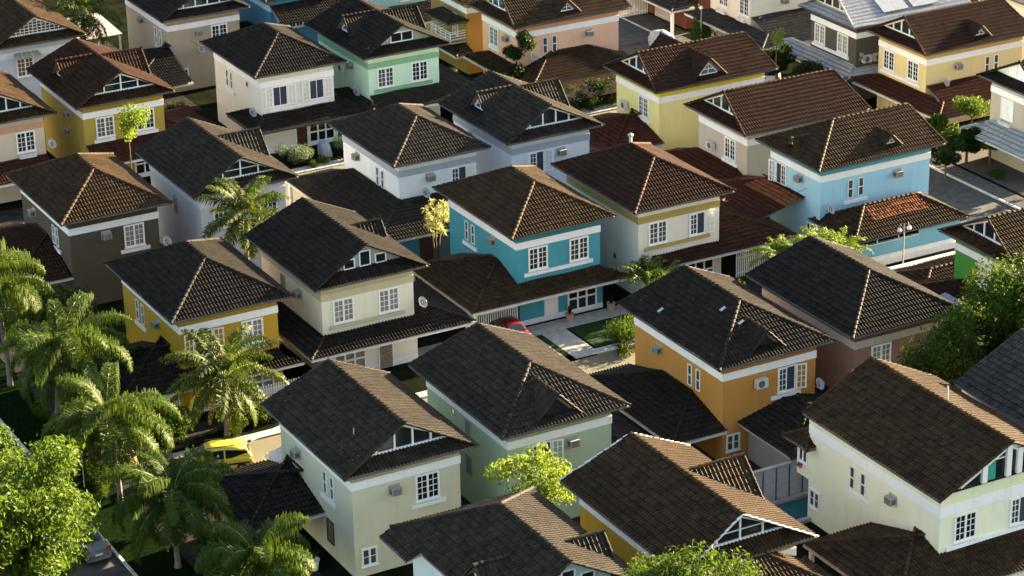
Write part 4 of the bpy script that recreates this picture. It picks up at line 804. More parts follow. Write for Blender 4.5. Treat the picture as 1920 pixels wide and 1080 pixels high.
def palm(name,label,x,y,h,kind='queen',L=3.3,nf=17,mat=None,lean=(0,0),tr=.16,group=None):
    r=empty(name,(x,y,0),label,'palm tree',group); t=MB(); c=np.array([x+lean[0],y+lean[1],h])
    pts=[np.array([x,y,-.1])+(c-np.array([x,y,-.1]))*s+np.array([lean[0],lean[1],0])*(-.25*math.sin(math.pi*s)) for s in np.linspace(0,1,9)]
    t.tube(pts,[tr*1.5]+[tr*(1.05+.08*(i%2)) for i in range(7)]+[tr*.9],9); t.build('trunk',PTR,r)
    m=MB();st=MB();a0=RNG.random()*6
    for i in range(nf):
        f=i/(nf-1); az=a0+i*2.4; 
        if kind=='queen': el=math.radians(80-95*f+RNG.normal()*9); frond(m,st,c+Z3*(.25*(1-f)),az,el,L*(.8+.3*math.sin(math.pi*(.2+.7*f)))*(.85+.3*RNG.random()),math.radians(85+50*RNG.random()+25*f),150,1.15,.042,.88)
        else: el=math.radians(82-108*f+RNG.normal()*5); frond(m,st,c+Z3*(.2*(1-f)),az,el,L*(.85+.25*math.sin(math.pi*(.2+.7*f))),math.radians(52+34*RNG.random()),80,.78,.065,.45)
    m.build('crown',mat or (LF['palm'] if kind=='queen' else LF['coco']),r); st.build('leaf_stalks',flat('leaf_stalk',(.16,.20,.06),.6),r)
    if kind=='queen' or True:
        m=MB();s2=MB()
        for i in range(3): frond(m,s2,c-Z3*.25,RNG.random()*6.3,math.radians(-25),L*.7,math.radians(60),40,.45,.05,.8)
        m.build('dead_fronds',LF['dry'],r)
    return r
G='queen palms along the left verge'
palm('queen_palm','tall drooping palm at the left edge, farthest up the verge',46.2,154.8,7.1,L=4.6,nf=23,lean=(-.5,0),group=G)
palm('queen_palm','shaggy palm with a brown dead frond, left of the black garage roof',46.4,146.0,5.6,L=4.8,nf=27,lean=(.5,-.2),group=G)
palm('queen_palm','bushy palm right behind the yellow road sign',46.4,135.2,5.1,L=4.6,nf=28,lean=(-.35,.3),group=G)
palm('queen_palm','palm with long weeping fronds between the taxi and the parked grey car',46.3,125.9,4.5,L=4.3,nf=27,group=G)
palm('queen_palm','lowest palm at the bottom edge, left of the cream house porch',48.0,118.0,3.6,L=3.8,nf=24,group=G)
palm('coconut_palm','coconut palm in front of the mustard yellow house beside the taxi',55.6,140.4,3.9,'coco',L=4.2,nf=27)
palm('coconut_palm','coconut palm rising between the beige house and greyish white house',65.0,158.2,7.0,'coco',L=3.5,nf=24)
palm('coconut_palm','coconut palm behind the lilac house near the top left corner',73.6,213.6,6.0,'coco',L=3.9,nf=22)
tree('broadleaf_tree','large bright green leafy tree filling the bottom left corner','tree',(34.4,124.6,0),6.2,5.7,95,32000,.17,LF['bright'],trunk=.3,lean=(1.6,0),br=.21,shell=.35)
tree('broadleaf_tree','bright leafy tree at the left edge above the parked grey car','tree',(35.6,132.8,0),6.6,3.9,50,14000,.17,LF['bright'],trunk=.22,br=.23,shell=.35)
tree('young_tree','thin bright sapling at the left edge beside the dark road','tree',(41.6,147.6,0),4.3,1.5,7,900,.12,LF['bright'],trunk=.06,br=.4)
tree('young_tree','young lime green tree growing before the golden ochre house','tree',(66.3,183.9,0),5.7,1.55,13,1500,.13,LF['lime'],trunk=.07,br=.36,squash=1.15)
tree('young_tree','sunlit lime green tree before the sage green house','tree',(64.3,115.4,0),5.5,2.8,34,3000,.13,LF['lime'],trunk=.09,br=.2,squash=.85,shell=.2)
tree('broadleaf_tree','tall dark green tree at the right edge before the leaf green house','tree',(99.9,115.6,0),7.5,4.7,50,21000,.15,LF['mid'],trunk=.3,br=.24,squash=1.0)
tree('broadleaf_tree','dark leafy tree rising in front of the brick red house','tree',(93.2,115.8,0),5.9,2.8,22,8500,.14,LF['mid'],trunk=.2,br=.34,squash=1.15)
tree('broadleaf_tree','very dark tree behind the slate grey roof','tree',(96.8,114.2,0),4.6,2.9,20,8000,.14,LF['dark'],trunk=.2,br=.36)
tree('broadleaf_tree','leafy tree top at the bottom edge before the deep yellow house','tree',(61.4,95.0,0),8.6,3.7,36,13000,.14,LF['mid'],trunk=.25,br=.32)
tree('broadleaf_tree','dense dark tree behind the drooping palms, left of the mustard yellow house','tree',(51.0,156.0,0),3.6,2.8,20,7000,.14,LF['dark'],trunk=.2,br=.36)
tree('broadleaf_tree','low dark tree between olive brown house and the palms','tree',(49.6,161.0,0),2.8,2.0,14,4000,.13,LF['dark'],trunk=.15,br=.36)
tree('feathery_tree','pale yellow feathery tree with slim stems beside the turquoise house','tree',(79.6,157.6,0),4.2,1.35,16,1,.1,LF['pale'],trunk=.07,br=.3,squash=1.5) 
def tufts(label,x,y,h,R,mat,n=22,name='yucca',cat='yucca',ll=.42,k=26,stems=3,sq=1.4):
    r=empty(name,(x,y,0),label,cat); s=MB();m=MB()
    for i in range(stems): a=6.28*i/stems; s.tube([(x+.1*math.cos(a),y+.1*math.sin(a),0),(x+.25*math.cos(a),y+.25*math.sin(a),h*.5),(x+R*.5*math.cos(a),y+R*.5*math.sin(a),h)],[.07,.05,.03],6)
    s.build('stems',BARK,r)
    for i in range(n):
        d=RNG.normal(size=3);d/=np.linalg.norm(d);c=np.array([x,y,h])+d*R*RNG.random()**.4*np.array([1,1,sq])
        for j in range(k):
            v=RNG.normal(size=3)+np.array([0,0,.4]);v/=np.linalg.norm(v);w=np.cross(v,Z3);w/=np.linalg.norm(w)+1e-6; L=ll*(.7+.5*RNG.random()); e=c+v*L-np.array([0,0,L*.2])
            m.add([c-w*.02,c+w*.02,c+v*L*.5+w*.035,e,c+v*L*.5-w*.035],Q=[[0,1,2,4]],T=[[4,2,3]],rq=RNG.random(),rt=RNG.random())
    m.build('foliage',mat,r); return r
for o in [o for o in bpy.data.objects if o.name.startswith('feathery_tree')]:
    for ch in list(o.children): bpy.data.objects.remove(ch)
    bpy.data.objects.remove(o)
tufts('pale yellow feathery tree with slim stems beside the turquoise house',79.6,157.6,4.2,1.0,LF['pale'],34,'feathery_tree','tree',.42,30,3,1.35)
def areca(label,x,y,h,L,mat,n=16,name='areca_palm'):
    r=empty(name,(x,y,0),label,'palm bush');m=MB();s=MB()
    for i in range(n): a=i*2.4+RNG.random(); frond(m,s,(x+RNG.normal()*.15,y+RNG.normal()*.15,h*.7),a,math.radians(80-45*i/n),L*(.8+.3*RNG.random()),math.radians(75+30*RNG.random()),26,.42,.075,.35)
    for i in range(6): a=i*1.05; s.tube([(x+.2*math.cos(a),y+.2*math.sin(a),0),(x+.1*math.cos(a),y+.1*math.sin(a),h*.72)],.04,5)
    m.build('fronds',mat,r); s.build('stalks',flat('leaf_stalk',(.16,.20,.06),.6),r); return r
areca('golden green palm bush right of the turquoise house front',88.9,143.6,2.9,2.5,LF['bright'],30)
areca('second palm bush, darker, beside the golden green one',90.3,143.2,2.5,2.3,LF['bright'],24)
for i,(x,y,s,l) in enumerate(((98.4,141.2,3.4,'leftmost'),(99.9,140.6,3.6,'second'),(101.4,140.9,3.8,'third'),(102.9,140.4,3.3,'rightmost'))): areca(l+' of four sunlit feathery palm bushes before the sky blue annex',x,y,s,2.5,LF['lime'],30)
tufts('golden dracaena left of the sunlit palm bushes',97.7,141.2,2.6,.35,LF['gold'],7,'dracaena','shrub',.45,22,1,1.8)
tufts('taller golden dracaena beside the other golden one',98.6,141.5,3.0,.35,LF['gold'],7,'dracaena','shrub',.45,22,1,1.8)
shrub('dark round shrub before the cream and mustard house porch',94.6,142.6,1.1,1.7,LF['mid'],1600)
shrub('feathery bright shrub at the kerb left of the orange house',84.6,139.4,1.3,1.7,LF['bright'],2400,.08); shrub('smaller bright shrub beside the feathery one at the kerb',86.6,139.6,1.1,1.5,LF['bright'],1500,.08)
shrub('rust flecked low shrub right at the paved street kerb',83.6,138.0,.8,.8,LF['mid'],900,.08,flowers=LF['flower'])
shrub('silvery variegated round bush before the white house',80.4,183.6,1.2,1.9,LF['silver'],2600,.08); shrub('second silvery bush at right of the covered motorbike',84.6,183.2,1.2,1.8,LF['silver'],2600,.08)
for i,(x,y,r,l) in enumerate(((82.3,182.6,.6,'low green ground shrub between the two silvery bushes'),(84.0,181.9,.5,'small flowering ground shrub near the kerb of the white house'),(81.2,182.2,.5,'tiny green shrub at the foot of the first silvery bush'))): shrub(l,x,y,r,.6,LF['mid'],500,.07)
shrub('green bush with orange and yellow flowers beside the white picket fence',61.4,141.6,1.0,1.7,LF['bright'],1500,.1,flowers=LF['flower'])
shrub('dark leafy shrub under the coconut palm near the taxi',58.3,141.0,1.1,1.5,LF['mid'],1500); shrub('climbing shrub around the foot of the coconut palm',56.4,140.0,.6,2.0,LF['bright'],900)
hedge('long dark hedge beside the white house side wall',76.0,77.3,184.5,194.5,1.5,LF['mid']); hedge('dark clipped hedge left of the white house',72.5,76.5,196.5,198.5,2.2,LF['dark'])
hedge('bright topped hedge between mint green house and salmon house',98.9,100.9,187.2,196.0,1.7,LF['mid']); hedge('tall dark hedge below the salmon house roof',104.5,114.0,181.9,183.0,2.7,LF['dark'])
hedge('leafy hedge beside the golden ochre house garage',71.8,74.0,179.6,183.5,1.3,LF['bright']) if False else None
shrub('bright bush between golden ochre house and greyish white roof',70.5,181.2,1.1,1.7,LF['bright'],1500,.1); shrub('second bright bush right of the golden ochre house',72.3,179.9,1.2,1.6,LF['bright'],1500,.1)
cr=shrub('dark green creeper climbing the corner of the salmon house',102.7,187.1,1.35,8.0,LF['dark'],5600,.11,'creeper','creeper')
tree('fruit_tree','round dark bush tree behind the street lamp at the top','tree',(126.6,189.6,0),2.6,1.5,12,3000,.11,LF['mid'],trunk=.1) if False else shrub('round green bush tree behind the white street lamp at top',124.9,191.9,1.5,3.2,LF['mid'],3000,.1)
tree('broadleaf_tree','dark tree beside the tall picket gate at the top edge','tree',(126.5,198.5,0),2.8,2.2,14,4000,.13,LF['dark'],trunk=.15,br=.36)
tree('young_tree','slender lime sapling in front of the silver lean-to roof','tree',(122.9,177.6,0),4.6,.65,6,350,.12,LF['lime'],trunk=.06,br=.5,squash=2.2)
for i,(x,y,h,R,mt,l) in enumerate(((128.6,158.0,3.6,1.8,'bright','leafy flowering tree beside the pale yellow house garage roof'),(125.2,158.8,2.4,1.5,'mid','green tree left of the garage post near the pale yellow house'),(124.6,155.6,2.4,1.6,'mid','loose green tree at the street corner behind the sky blue house'),(127.4,154.0,1.9,1.0,'mid','small rounded tree on the gravel bed'),(122.2,153.0,2.2,1.3,'dark','dark thin tree on the verge behind the sky blue house'))):
    tree('garden_tree',l,'tree',(x,y,0),h,R,12,2600,.12,LF[mt],trunk=.09,br=.36)
tree('cypress','narrow pointed dark cypress on the lawn at the right edge','tree',(126.6,146.6,0),2.0,1.7,16,2600,.08,LF['dark'],trunk=.08,br=.16,squash=1.0)
shrub('low clipped round bush beside the wooden door of the beige and grey house',126.0,151.2,.7,1.0,LF['mid'],900,.07)
for x,y,R,l in((116.5,168.0,1.6,'dark bush behind the lemon yellow house at the street'),(120.9,171.6,1.5,'dark green bush below the silver lean-to'),(122.0,167.6,1.3,'shaded bush beside the pale yellow house porch')): shrub(l,x,y,R,1.8,LF['dark'],1800,.1)
shrub('agave like bright plant between pale cream and sage green houses',64.3,131.4,.7,1.3,LF['bright'],600,.14)
pts=[(49.9,172),(51.5,178.5),(54.5,180),(60.5,180),(49.5,158),(56.5,158.5),(60,161),(51.5,163),(50.6,140.5),(61.5,158),(63,180.5),(75,181),(77,182.5),(86.5,183.5),(88.5,182.6),(92,183),(95,183.6),(99.5,184),(101.2,186),(78,198.5),(80.5,199.8),(84,200.3),(88,199.8),(92,200.2),(96,200.4),(99,202),(70,201),(67.5,200.6),(64,201),(117.5,160.3),(118,176),(114.8,185),(117.5,186.8),(117.5,193),(124.4,198),(127.5,201),(122.9,186),(124.6,171.5),(123.8,166.5),(125.0,164),(100.5,176.5),(103,180.5),(116.2,152),(96.5,142.6),(93.2,142.2),(103.4,134.5),(98.2,131.8),(101,129.6),(86.9,134),(76,184),(57,142.6),(52,141.3),(131,158.2),(130.5,155.5),(45.2,148.6),(45.4,143),(45.6,131.5),(45.2,127),(48.9,131.4),(48.9,128),(46.2,121),(49.5,148.5),(49.6,153),(45.0,156.5),(66,206),(69,213),(71.5,217),(75,219.5),(70,222),(66,215),(79,222),(115,189),(114.6,181),(126.2,186.2),(46.0,160),(46.5,164),(46.2,170),(45.6,151),(48.8,137.6),(48.9,121.5)]
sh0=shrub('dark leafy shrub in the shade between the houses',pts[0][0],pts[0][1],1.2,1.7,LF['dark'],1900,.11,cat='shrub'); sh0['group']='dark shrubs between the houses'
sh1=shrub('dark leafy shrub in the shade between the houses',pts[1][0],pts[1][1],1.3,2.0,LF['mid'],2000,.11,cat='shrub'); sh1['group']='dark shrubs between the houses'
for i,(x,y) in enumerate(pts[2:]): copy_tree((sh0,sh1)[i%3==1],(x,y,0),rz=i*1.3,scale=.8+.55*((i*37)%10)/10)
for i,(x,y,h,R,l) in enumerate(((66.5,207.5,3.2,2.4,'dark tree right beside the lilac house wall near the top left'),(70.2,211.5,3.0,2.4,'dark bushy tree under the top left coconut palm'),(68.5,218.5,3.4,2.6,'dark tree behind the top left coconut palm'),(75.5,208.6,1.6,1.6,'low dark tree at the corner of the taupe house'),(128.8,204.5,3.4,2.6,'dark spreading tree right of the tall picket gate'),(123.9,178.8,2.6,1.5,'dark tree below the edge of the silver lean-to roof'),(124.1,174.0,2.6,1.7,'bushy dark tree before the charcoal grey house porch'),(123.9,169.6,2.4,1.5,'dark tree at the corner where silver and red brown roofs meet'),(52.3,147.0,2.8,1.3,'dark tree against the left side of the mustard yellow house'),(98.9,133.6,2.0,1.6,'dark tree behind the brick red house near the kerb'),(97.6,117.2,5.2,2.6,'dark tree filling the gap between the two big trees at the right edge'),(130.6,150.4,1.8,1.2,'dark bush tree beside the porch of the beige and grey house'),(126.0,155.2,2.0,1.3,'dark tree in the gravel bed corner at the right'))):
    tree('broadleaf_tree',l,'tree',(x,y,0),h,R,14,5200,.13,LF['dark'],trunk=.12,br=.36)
sh=empty('car_shelter',(75.5,219,0),'low pale roofed car shelter behind the coconut palm near the top left','shelter')
m=MB();m.hexa([(72.3,216.4,2.5),(78.2,216.4,2.5),(78.2,222.5,2.9),(72.3,222.5,2.9),(72.3,216.4,2.62),(78.2,216.4,2.62),(78.2,222.5,3.02),(72.3,222.5,3.02)]);m.build('roof',flat('shelter_sheet',(.30,.26,.26),.7),sh)
for x in(72.5,78.0):
    for y in(216.6,222.2): m=MB();m.box(x-.08,x+.08,y-.08,y+.08,0,2.5);m.build('post',WHITE,sh)
for i,(x,y,h,R,l) in enumerate(((50.6,138.2,2.4,1.7,'added leafy shade bush at the street corner between taxi and palms'),(49.6,130.6,2.2,1.5,'added dark shade bush left of the cream house garage'),(45.3,140.6,2.0,1.5,'undergrowth tree right behind the yellow road sign'),(48.5,123.0,1.9,1.5,'low tree beside the garage post of the cream house'))):  # first two added to shade the sunlit ground at the street end
    tree('broadleaf_tree',l,'tree',(x,y,0),h,R,12,3600,.13,LF['mid'],trunk=.1,br=.38)
for lab,a,b,sg_ in (('thin cable from the taupe house wall to the white house',(80.5,205.55,4.4),(82.2,196.8,5.2),.5),('thin cable from the sky blue house wall to the brown carport roof',(104.95,147.4,4.6),(103.6,149.0,3.9),.15)):
    m=MB(); A=np.array(a);B=np.array(b); m.tube([A+(B-A)*t_-np.array([0,0,sg_*math.sin(math.pi*t_)]) for t_ in np.linspace(0,1,9)],.018,5); tag(m.build('cable',flat('cable_black',(.02,.02,.02),.6)),lab,'cable')
for i,(x,y,l) in enumerate(((80.3,128.3,'pale glass tile near the back of the orange house black roof'),(82.4,124.4,'pale glass tile left of two on the orange house black roof'),(82.3,122.2,'pale glass tile nearest the hip of the orange house black roof'))):
    z=6.8+.5*(x-79.4); m=MB(); m.hexa([(x,y,z+.1),(x+.36,y,z+.28),(x+.36,y+.24,z+.28),(x,y+.24,z+.1),(x,y,z+.13),(x+.36,y,z+.31),(x+.36,y+.24,z+.31),(x,y+.24,z+.13)]); tag(m.build('glass_tile',flat('glass_tile',(.30,.34,.38),.25,.6)),l,'glass tile')
# potted plants
def pot(label,x,y,s=1,mat=None,leaf='dark'):
    r=empty('potted_plant',(x,y,0),label,'potted plant'); m=MB(); m.lathe((x,y,0),[(.001,.02),(.22*s,.02),(.3*s,.55*s),(.34*s,.6*s),(.28*s,.6*s),(.26*s,.5*s),(.001,.5*s)],14); m.build('pot',mat or flat('clay_pot',(.42,.28,.18),.8),r)
    l=MB()
    for i in range(26):
        a=RNG.random()*6.28;v=np.array([math.cos(a)*.45,math.sin(a)*.45,1]);v/=np.linalg.norm(v);w=np.cross(v,Z3);w/=np.linalg.norm(w);c=np.array([x,y,.5*s]);L=s*(.5+.3*RNG.random());l.add([c-w*.03,c+w*.03,c+v*L*.5+w*.04,c+v*L*.5-w*.04,c+v*L+np.array([v[0],v[1],-.3])*.2*L],Q=[[0,1,2,3]],T=[[3,2,4]],rq=RNG.random(),rt=RNG.random())
    l.build('leaves',LF[leaf],r)
pot('clay pot with spiky plant beside the white front door of the turquoise house',83.2,144.6,1.0);pot('clay pot at the right end of the turquoise house french window',86.6,144.7,1.0)
pot('white ribbed pot with agave on the cream house side porch',52.9,121.6,1.1,WHITE,'mid'); pot('brown planter tub on the ledge between mint green and ochre houses',100.1,199.2,1.3)
# ------------------------------------------------------------------ vehicles
def car(name,label,x,y,rz,paint,kind='hatch',cat='car',stripe=None):
    """body lies along local +X (nose at +X)"""
    r=empty(name,(0,0,0),label,cat); c,s=math.cos(rz),math.sin(rz)
    def T(p): p=np.asarray(p,float).reshape(-1,3); return np.stack([x+p[:,0]*c-p[:,1]*s,y+p[:,0]*s+p[:,1]*c,p[:,2]],1)
    L={'suv':4.4,'hatch':4.0,'sedan':4.5}[kind]; h=L/2
    if kind=='suv': st=[(-h,.55,.78,.72),(-h+.08,.92,.88,.84),(-h+.5,1.03,.90,.88),(-.4,1.02,.90,.89),(h-1.15,1.0,.90,.89),(h-.9,.98,.89,.88),(h-.3,.84,.86,.8),(h-.05,.66,.76,.66),(h,.5,.7,.6)]; cab=[(-h+.12,.98,.72,1.0),(-h+.42,1.66,.66,1),(-.1,1.74,.66,1),(.65,1.66,.64,1),(h-.95,1.0,.76,1)]
    elif kind=='hatch': st=[(-h,.5,.74,.7),(-h+.08,.85,.83,.8),(-h+.5,.95,.86,.84),(0,.94,.86,.85),(h-1.0,.93,.86,.84),(h-.3,.76,.80,.74),(h-.04,.6,.68,.6),(h,.45,.62,.55)]; cab=[(-h+.1,.9,.68,1),(-h+.5,1.42,.6,1),(.1,1.48,.6,1),(.5,1.42,.58,1),(h-.95,.93,.72,1)]
    else: st=[(-h,.55,.72,.68),(-h+.06,.88,.80,.77),(-h+.8,.96,.86,.84),(0,.93,.87,.85),(h-1.2,.92,.86,.84),(h-.3,.76,.80,.74),(h-.04,.6,.68,.6),(h,.45,.62,.55)]; cab=[(-h+.75,.94,.68,1),(-h+1.35,1.38,.58,1),(-.1,1.44,.58,1),(.35,1.38,.57,1),(h-1.25,.92,.72,1)]
    m=MB();V=[]
    for X,zt,wm,wt in st: V+=[(X,-wt*.80,zt),(X,-wt,zt-.07),(X,-wm,zt-.28),(X,-wm*.98,.3),(X,-wm*.85,.2),(X,wm*.85,.2),(X,wm*.98,.3),(X,wm,zt-.28),(X,wt,zt-.07),(X,wt*.80,zt)]
    k=10;n=len(st);Q=[[i*k+j,i*k+(j+1)%k,(i+1)*k+(j+1)%k,(i+1)*k+j] for i in range(n-1) for j in range(k)]
    m.add(T(V),Q=Q,T=[[0,j,j+1] for j in range(1,k-1)]+[[(n-1)*k,(n-1)*k+j+1,(n-1)*k+j] for j in range(1,k-1)]); body=m.build('body',paint,r,smooth=True); bv=body.modifiers.new('b','BEVEL'); bv.width=.06; bv.segments=3; bv.limit_method='ANGLE'; bv.angle_limit=.5
    CB=[(X,z,w_,(.80 if 0<i<4 else .74)) for i,(X,z,w_,_) in enumerate(cab)]
    ex=[]
    for i in range(len(CB)-1):
        A,B=CB[i],CB[i+1]; ex.append(A)
        if i in (1,2): ex.append(tuple((A[k]+B[k])/2+(.015 if k==1 else 0) for k in range(4)))
    ex.append(CB[-1]); t=MB();V=[]
    for X,z,w_,wb in ex:
        zb=min(.92,z-.01); V+=[(X,-wb,zb),(X,-(w_+.07),zb+(z-zb)*.55),(X,-(w_+.01),zb+(z-zb)*.86),(X,-w_*.72,z),(X,0,z+.03),(X,w_*.72,z),(X,w_+.01,zb+(z-zb)*.86),(X,w_+.07,zb+(z-zb)*.55),(X,wb,zb)]
    K=9;t.add(T(V),Q=[[i*K+j,i*K+j+1,(i+1)*K+j+1,(i+1)*K+j] for i in range(len(ex)-1) for j in range(K-1)]); t.build('roof',paint,body,smooth=True)
    g=MB()
    def at(X):
        for A,B in zip(CB[:-1],CB[1:]):
            if A[0]<=X<=B[0]: f_=(X-A[0])/(B[0]-A[0]); return [A[k]+(B[k]-A[k])*f_ for k in range(4)]
    r0,r1=CB[1][0],CB[3][0]; xs=[r0-.12,-.42,.42 if kind=='suv' else .25,r1+.22]
    for sg in(-1,1):
        for A,B in zip(xs[:-1],xs[1:]):
            P4=[]
            for X,lo_ in((A+.05,1),(B-.05,1),(B-.05,0),(A+.05,0)):
                _,z,w_,wb=at(X); zb=.92; zt=zb+(z-zb)*.80; P4.append((X,sg*((wb+.012)*.98 if lo_ else w_+.05),zb+.05 if lo_ else max(zb+.12,zt)))
            g.add(T(P4),Q=[[0,1,2,3]])
    for (X0,z0,w0,_),(X1,z1,w1,_) in((CB[0],CB[1]),(CB[4],CB[3])):
        sx=-.03 if X0<X1 else .03
        l=lambda f_:(X0+(X1-X0)*f_+sx,z0+(z1-z0)*f_+.045,w0+(w1-w0)*f_)
        (xa,za,wa),(xb,zb_,wb_)=l(.12),l(.86); g.add(T([(xa,-wa*.92,za),(xa,wa*.92,za),(xb,wb_*.80,zb_),(xb,-wb_*.80,zb_)]),Q=[[0,1,2,3]])
    g.build('windows',flat('car_glass',(.012,.015,.02),.08,.7),r)
    if kind=='suv':
        q=MB()
        for sg in(-1,1): p=T([(cab[1][0]+.1,sg*.58,1.78),(cab[3][0],sg*.58,1.74)]); q.beam(p[0],p[1],.04,.05)
        q.build('roof_rail',flat('rail_black',(.03,.03,.03),.5),body)
    if stripe:
        q=MB()
        for sg in(-1,1): p=T([(-h+.25,sg*.905,.66),(h-.75,sg*.905,.60)]); q.beam(p[0],p[1],.012,.13)
        q.build('side_stripe',stripe,body)
    for X in(-h+.78,h-.82):
        for sg in(-1,1):
            w_=MB(); cc=[T([(X+.32*math.cos(a),sg*yy,.32+.32*math.sin(a))])[0] for yy in(.93,.70) for a in np.linspace(0,2*math.pi,19)[:-1]]
            w_.add(cc,Q=[[j,(j+1)%18,18+(j+1)%18,18+j] for j in range(18)],T=[[0,j,j+1] for j in range(1,17)]); wo=w_.build('wheel',flat('tyre',(.015,.015,.015),.8,.2),r)
            w_=MB(); cc=[T([(X+.19*math.cos(a),sg*.937,.32+.19*math.sin(a))])[0] for a in np.linspace(0,2*math.pi,13)[:-1]]; w_.add(cc,T=[[0,j,j+1] for j in range(1,11)]); w_.build('rim',GREYM,wo)
    for sg in(-1,1):
        q=MB(); V=T([(-h-.005,sg*.45,.72),(-h-.005,sg*.74,.72),(-h+.07,sg*.80,.92),(-h+.06,sg*.5,.92)]); q.add(np.concatenate([V-[0,0,.0],V+np.array([c*.03,s*.03,0])]),Q=[[0,1,2,3],[4,7,6,5],[0,4,5,1],[1,5,6,2],[2,6,7,3],[3,7,4,0]]); q.build('tail_light',flat('tail_red',(.35,.01,.01),.3),r)
        q=MB(); V=T([(h-.12,sg*.40,.62),(h-.10,sg*.66,.62),(h-.36,sg*.76,.80),(h-.34,sg*.5,.82)])+np.array([0,0,.02]); q.add(np.concatenate([V,V-[0,0,.05]]),Q=[[0,1,2,3],[4,7,6,5],[0,4,5,1],[1,5,6,2],[2,6,7,3],[3,7,4,0]]); q.build('headlight',flat('lamp_clear',(.5,.5,.5),.15,.6),r)
    q=MB(); V=T([(-h-.012,-.24,.50),(-h-.012,.24,.50),(-h-.012,.24,.62),(-h-.012,-.24,.62)]); q.add(V,Q=[[0,1,2,3]]); q.build('number_plate',WHITE,r)
    return r
def paint(n,c): return flat(n,c,.28,.6,var=.03)
car('taxi','yellow taxi with a dark side stripe turning beside the coconut palm',53.2,136.3,math.radians(163),paint('taxi_yellow',(.62,.50,.05)),'suv','taxi',stripe=flat('dark_blue_stripe',(.01,.015,.05),.4))
car('parked_car','silver car close behind the yellow taxi, mostly hidden by the pale cream house',58.0,134.6,math.radians(178),paint('silver_paint',(.45,.47,.50)),'sedan')
car('parked_car','grey sedan parked along the white kerb at bottom left',42.5,130.9,math.radians(92),paint('grey_paint',(.12,.14,.15)),'sedan')
car('parked_car','dark red car parked on the driveway of the turquoise house',78.2,143.8,math.radians(-93),paint('red_paint',(.12,.004,.008)),'sedan')
car('parked_car','pale blue white car beside the taupe house near the top left',75.9,214.6,math.radians(185),paint('white_blue_paint',(.50,.58,.66)),'hatch')
car('parked_car','dark car beside the pale car near the top left',73.0,213.0,math.radians(100),paint('black_paint',(.03,.03,.035)),'hatch')
car('parked_car','white car under the dark porch left of the silver roof',124.6,181.0,math.radians(60),paint('white_paint_car',(.55,.56,.58)),'hatch')
car('parked_car','dark red car hidden below the white picket gate near coconut palm',52.6,143.6,math.radians(10),paint('wine_paint',(.05,.003,.005)),'hatch')
# covered things
def cover(label,x,y,rx,ry,h,mat,cat='cover',name='covered_motorbike'):
    m=MB();K=18;V=[];n=6
    for i in range(n+1):
        t=i/n*math.pi/2; 
        for j in range(K):
            a=2*math.pi*j/K; w_=1+.07*math.sin(5*a+i); V.append((x+rx*math.cos(t)**.6*w_*math.cos(a) if i<n else x,y+ry*math.cos(t)**.6*w_*math.sin(a) if i<n else y,h*math.sin(t)*(1+.03*math.sin(3*a))))
    m.add(V,Q=[[i*K+j,i*K+(j+1)%K,(i+1)*K+(j+1)%K,(i+1)*K+j] for i in range(n) for j in range(K)]); o=m.build(name,mat,smooth=True); tag(o,label,cat); return o
cover('motorbike under a grey blue cover before the white house french window',83.2,184.4,.5,.95,1.15,flat('grey_cover',(.26,.29,.34),.6))
cover('pale domed car cover beside the street at the top',121.9,194.3,1.0,2.0,1.35,flat('silver_cover',(.24,.30,.38),.5),name='covered_car')
cover('low orange red mound on the paved street before the white house',80.8,179.6,1.3,.7,.35,flat('orange_cover',(.42,.10,.03),.8),name='orange_mound',cat='mound')
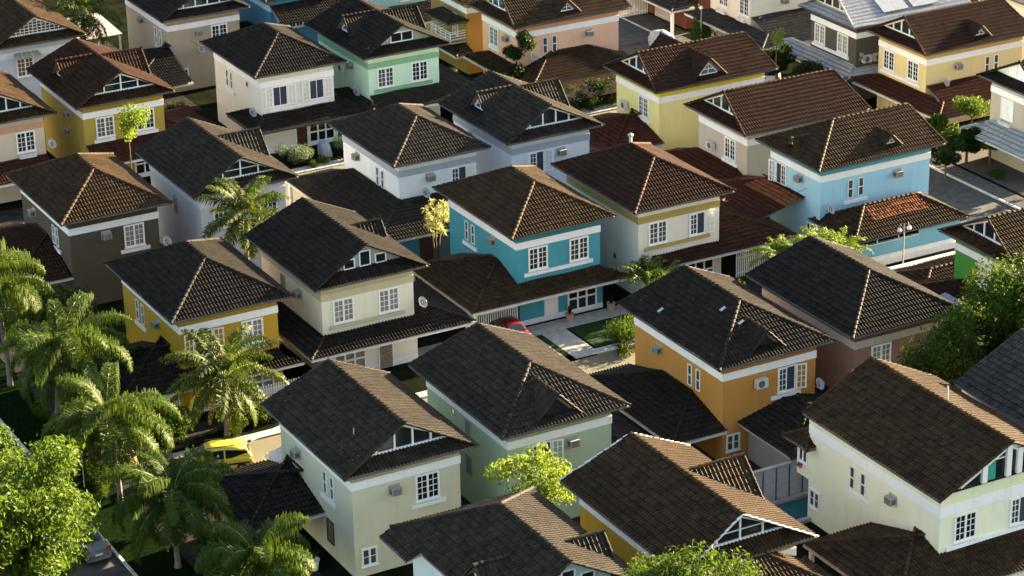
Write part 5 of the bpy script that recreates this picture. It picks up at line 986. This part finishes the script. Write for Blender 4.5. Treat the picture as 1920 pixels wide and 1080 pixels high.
# ------------------------------------------------------------------ light and camera
w=bpy.data.worlds.new('World'); sc.world=w; w.use_nodes=True; nt=w.node_tree; bg=nt.nodes['Background']
SUN_AZ=math.radians(SUN_A); SUN_EL=math.radians(SUN_E)   # azimuth measured from +X towards +Y
sky=nt.nodes.new('ShaderNodeTexSky'); sky.sky_type='NISHITA'; sky.sun_disc=False; sky.sun_elevation=SUN_EL; sky.sun_rotation=math.pi/2-SUN_AZ
sky.air_density=1.0; sky.dust_density=1.0; sky.ozone_density=1.0
wb=nt.nodes.new('ShaderNodeMix'); wb.data_type='RGBA'; wb.blend_type='MULTIPLY'; wb.inputs[0].default_value=1; wb.inputs[7].default_value=(1.12,1.0,.89,1); nt.links.new(sky.outputs[0],wb.inputs[6]); nt.links.new(wb.outputs[2],bg.inputs[0]); bg.inputs[1].default_value=SKY_S
l=bpy.data.lights.new('sun','SUN'); l.energy=SUN_P; l.angle=math.radians(.5); l.color=(1,.79,.50); so=bpy.data.objects.new('sun',l); COL.objects.link(so); so.location=(120,200,60)
sv=Vector((math.cos(SUN_AZ)*math.cos(SUN_EL),math.sin(SUN_AZ)*math.cos(SUN_EL),math.sin(SUN_EL))); so.rotation_euler=sv.to_track_quat('Z','Y').to_euler()
cam=bpy.data.cameras.new('camera'); co=bpy.data.objects.new('camera',cam); COL.objects.link(co); sc.camera=co
f,pi_,ro,ya=4915.64,.400511,-.0197176,.498382
fw=Vector((math.sin(ya),math.cos(ya),0)); rt=Vector((math.cos(ya),-math.sin(ya),0)); up=Vector((0,0,1))
Fv=fw*math.cos(pi_)-up*math.sin(pi_); U=up*math.cos(pi_)+fw*math.sin(pi_)
R2=rt*math.cos(ro)+U*math.sin(ro); U2=-rt*math.sin(ro)+U*math.cos(ro)
co.matrix_world=Matrix(((R2.x,U2.x,-Fv.x,0),(R2.y,U2.y,-Fv.y,0),(R2.z,U2.z,-Fv.z,73.2),(0,0,0,1)))
cam.sensor_width=36; cam.lens=f*36/1920; cam.clip_start=1; cam.clip_end=2000
sc.view_settings.view_transform='Standard'; sc.view_settings.look='None'; sc.view_settings.exposure=EXPO; sc.view_settings.gamma=1
sc.cycles.max_bounces=6; sc.cycles.diffuse_bounces=3; sc.cycles.glossy_bounces=2; sc.cycles.transmission_bounces=2
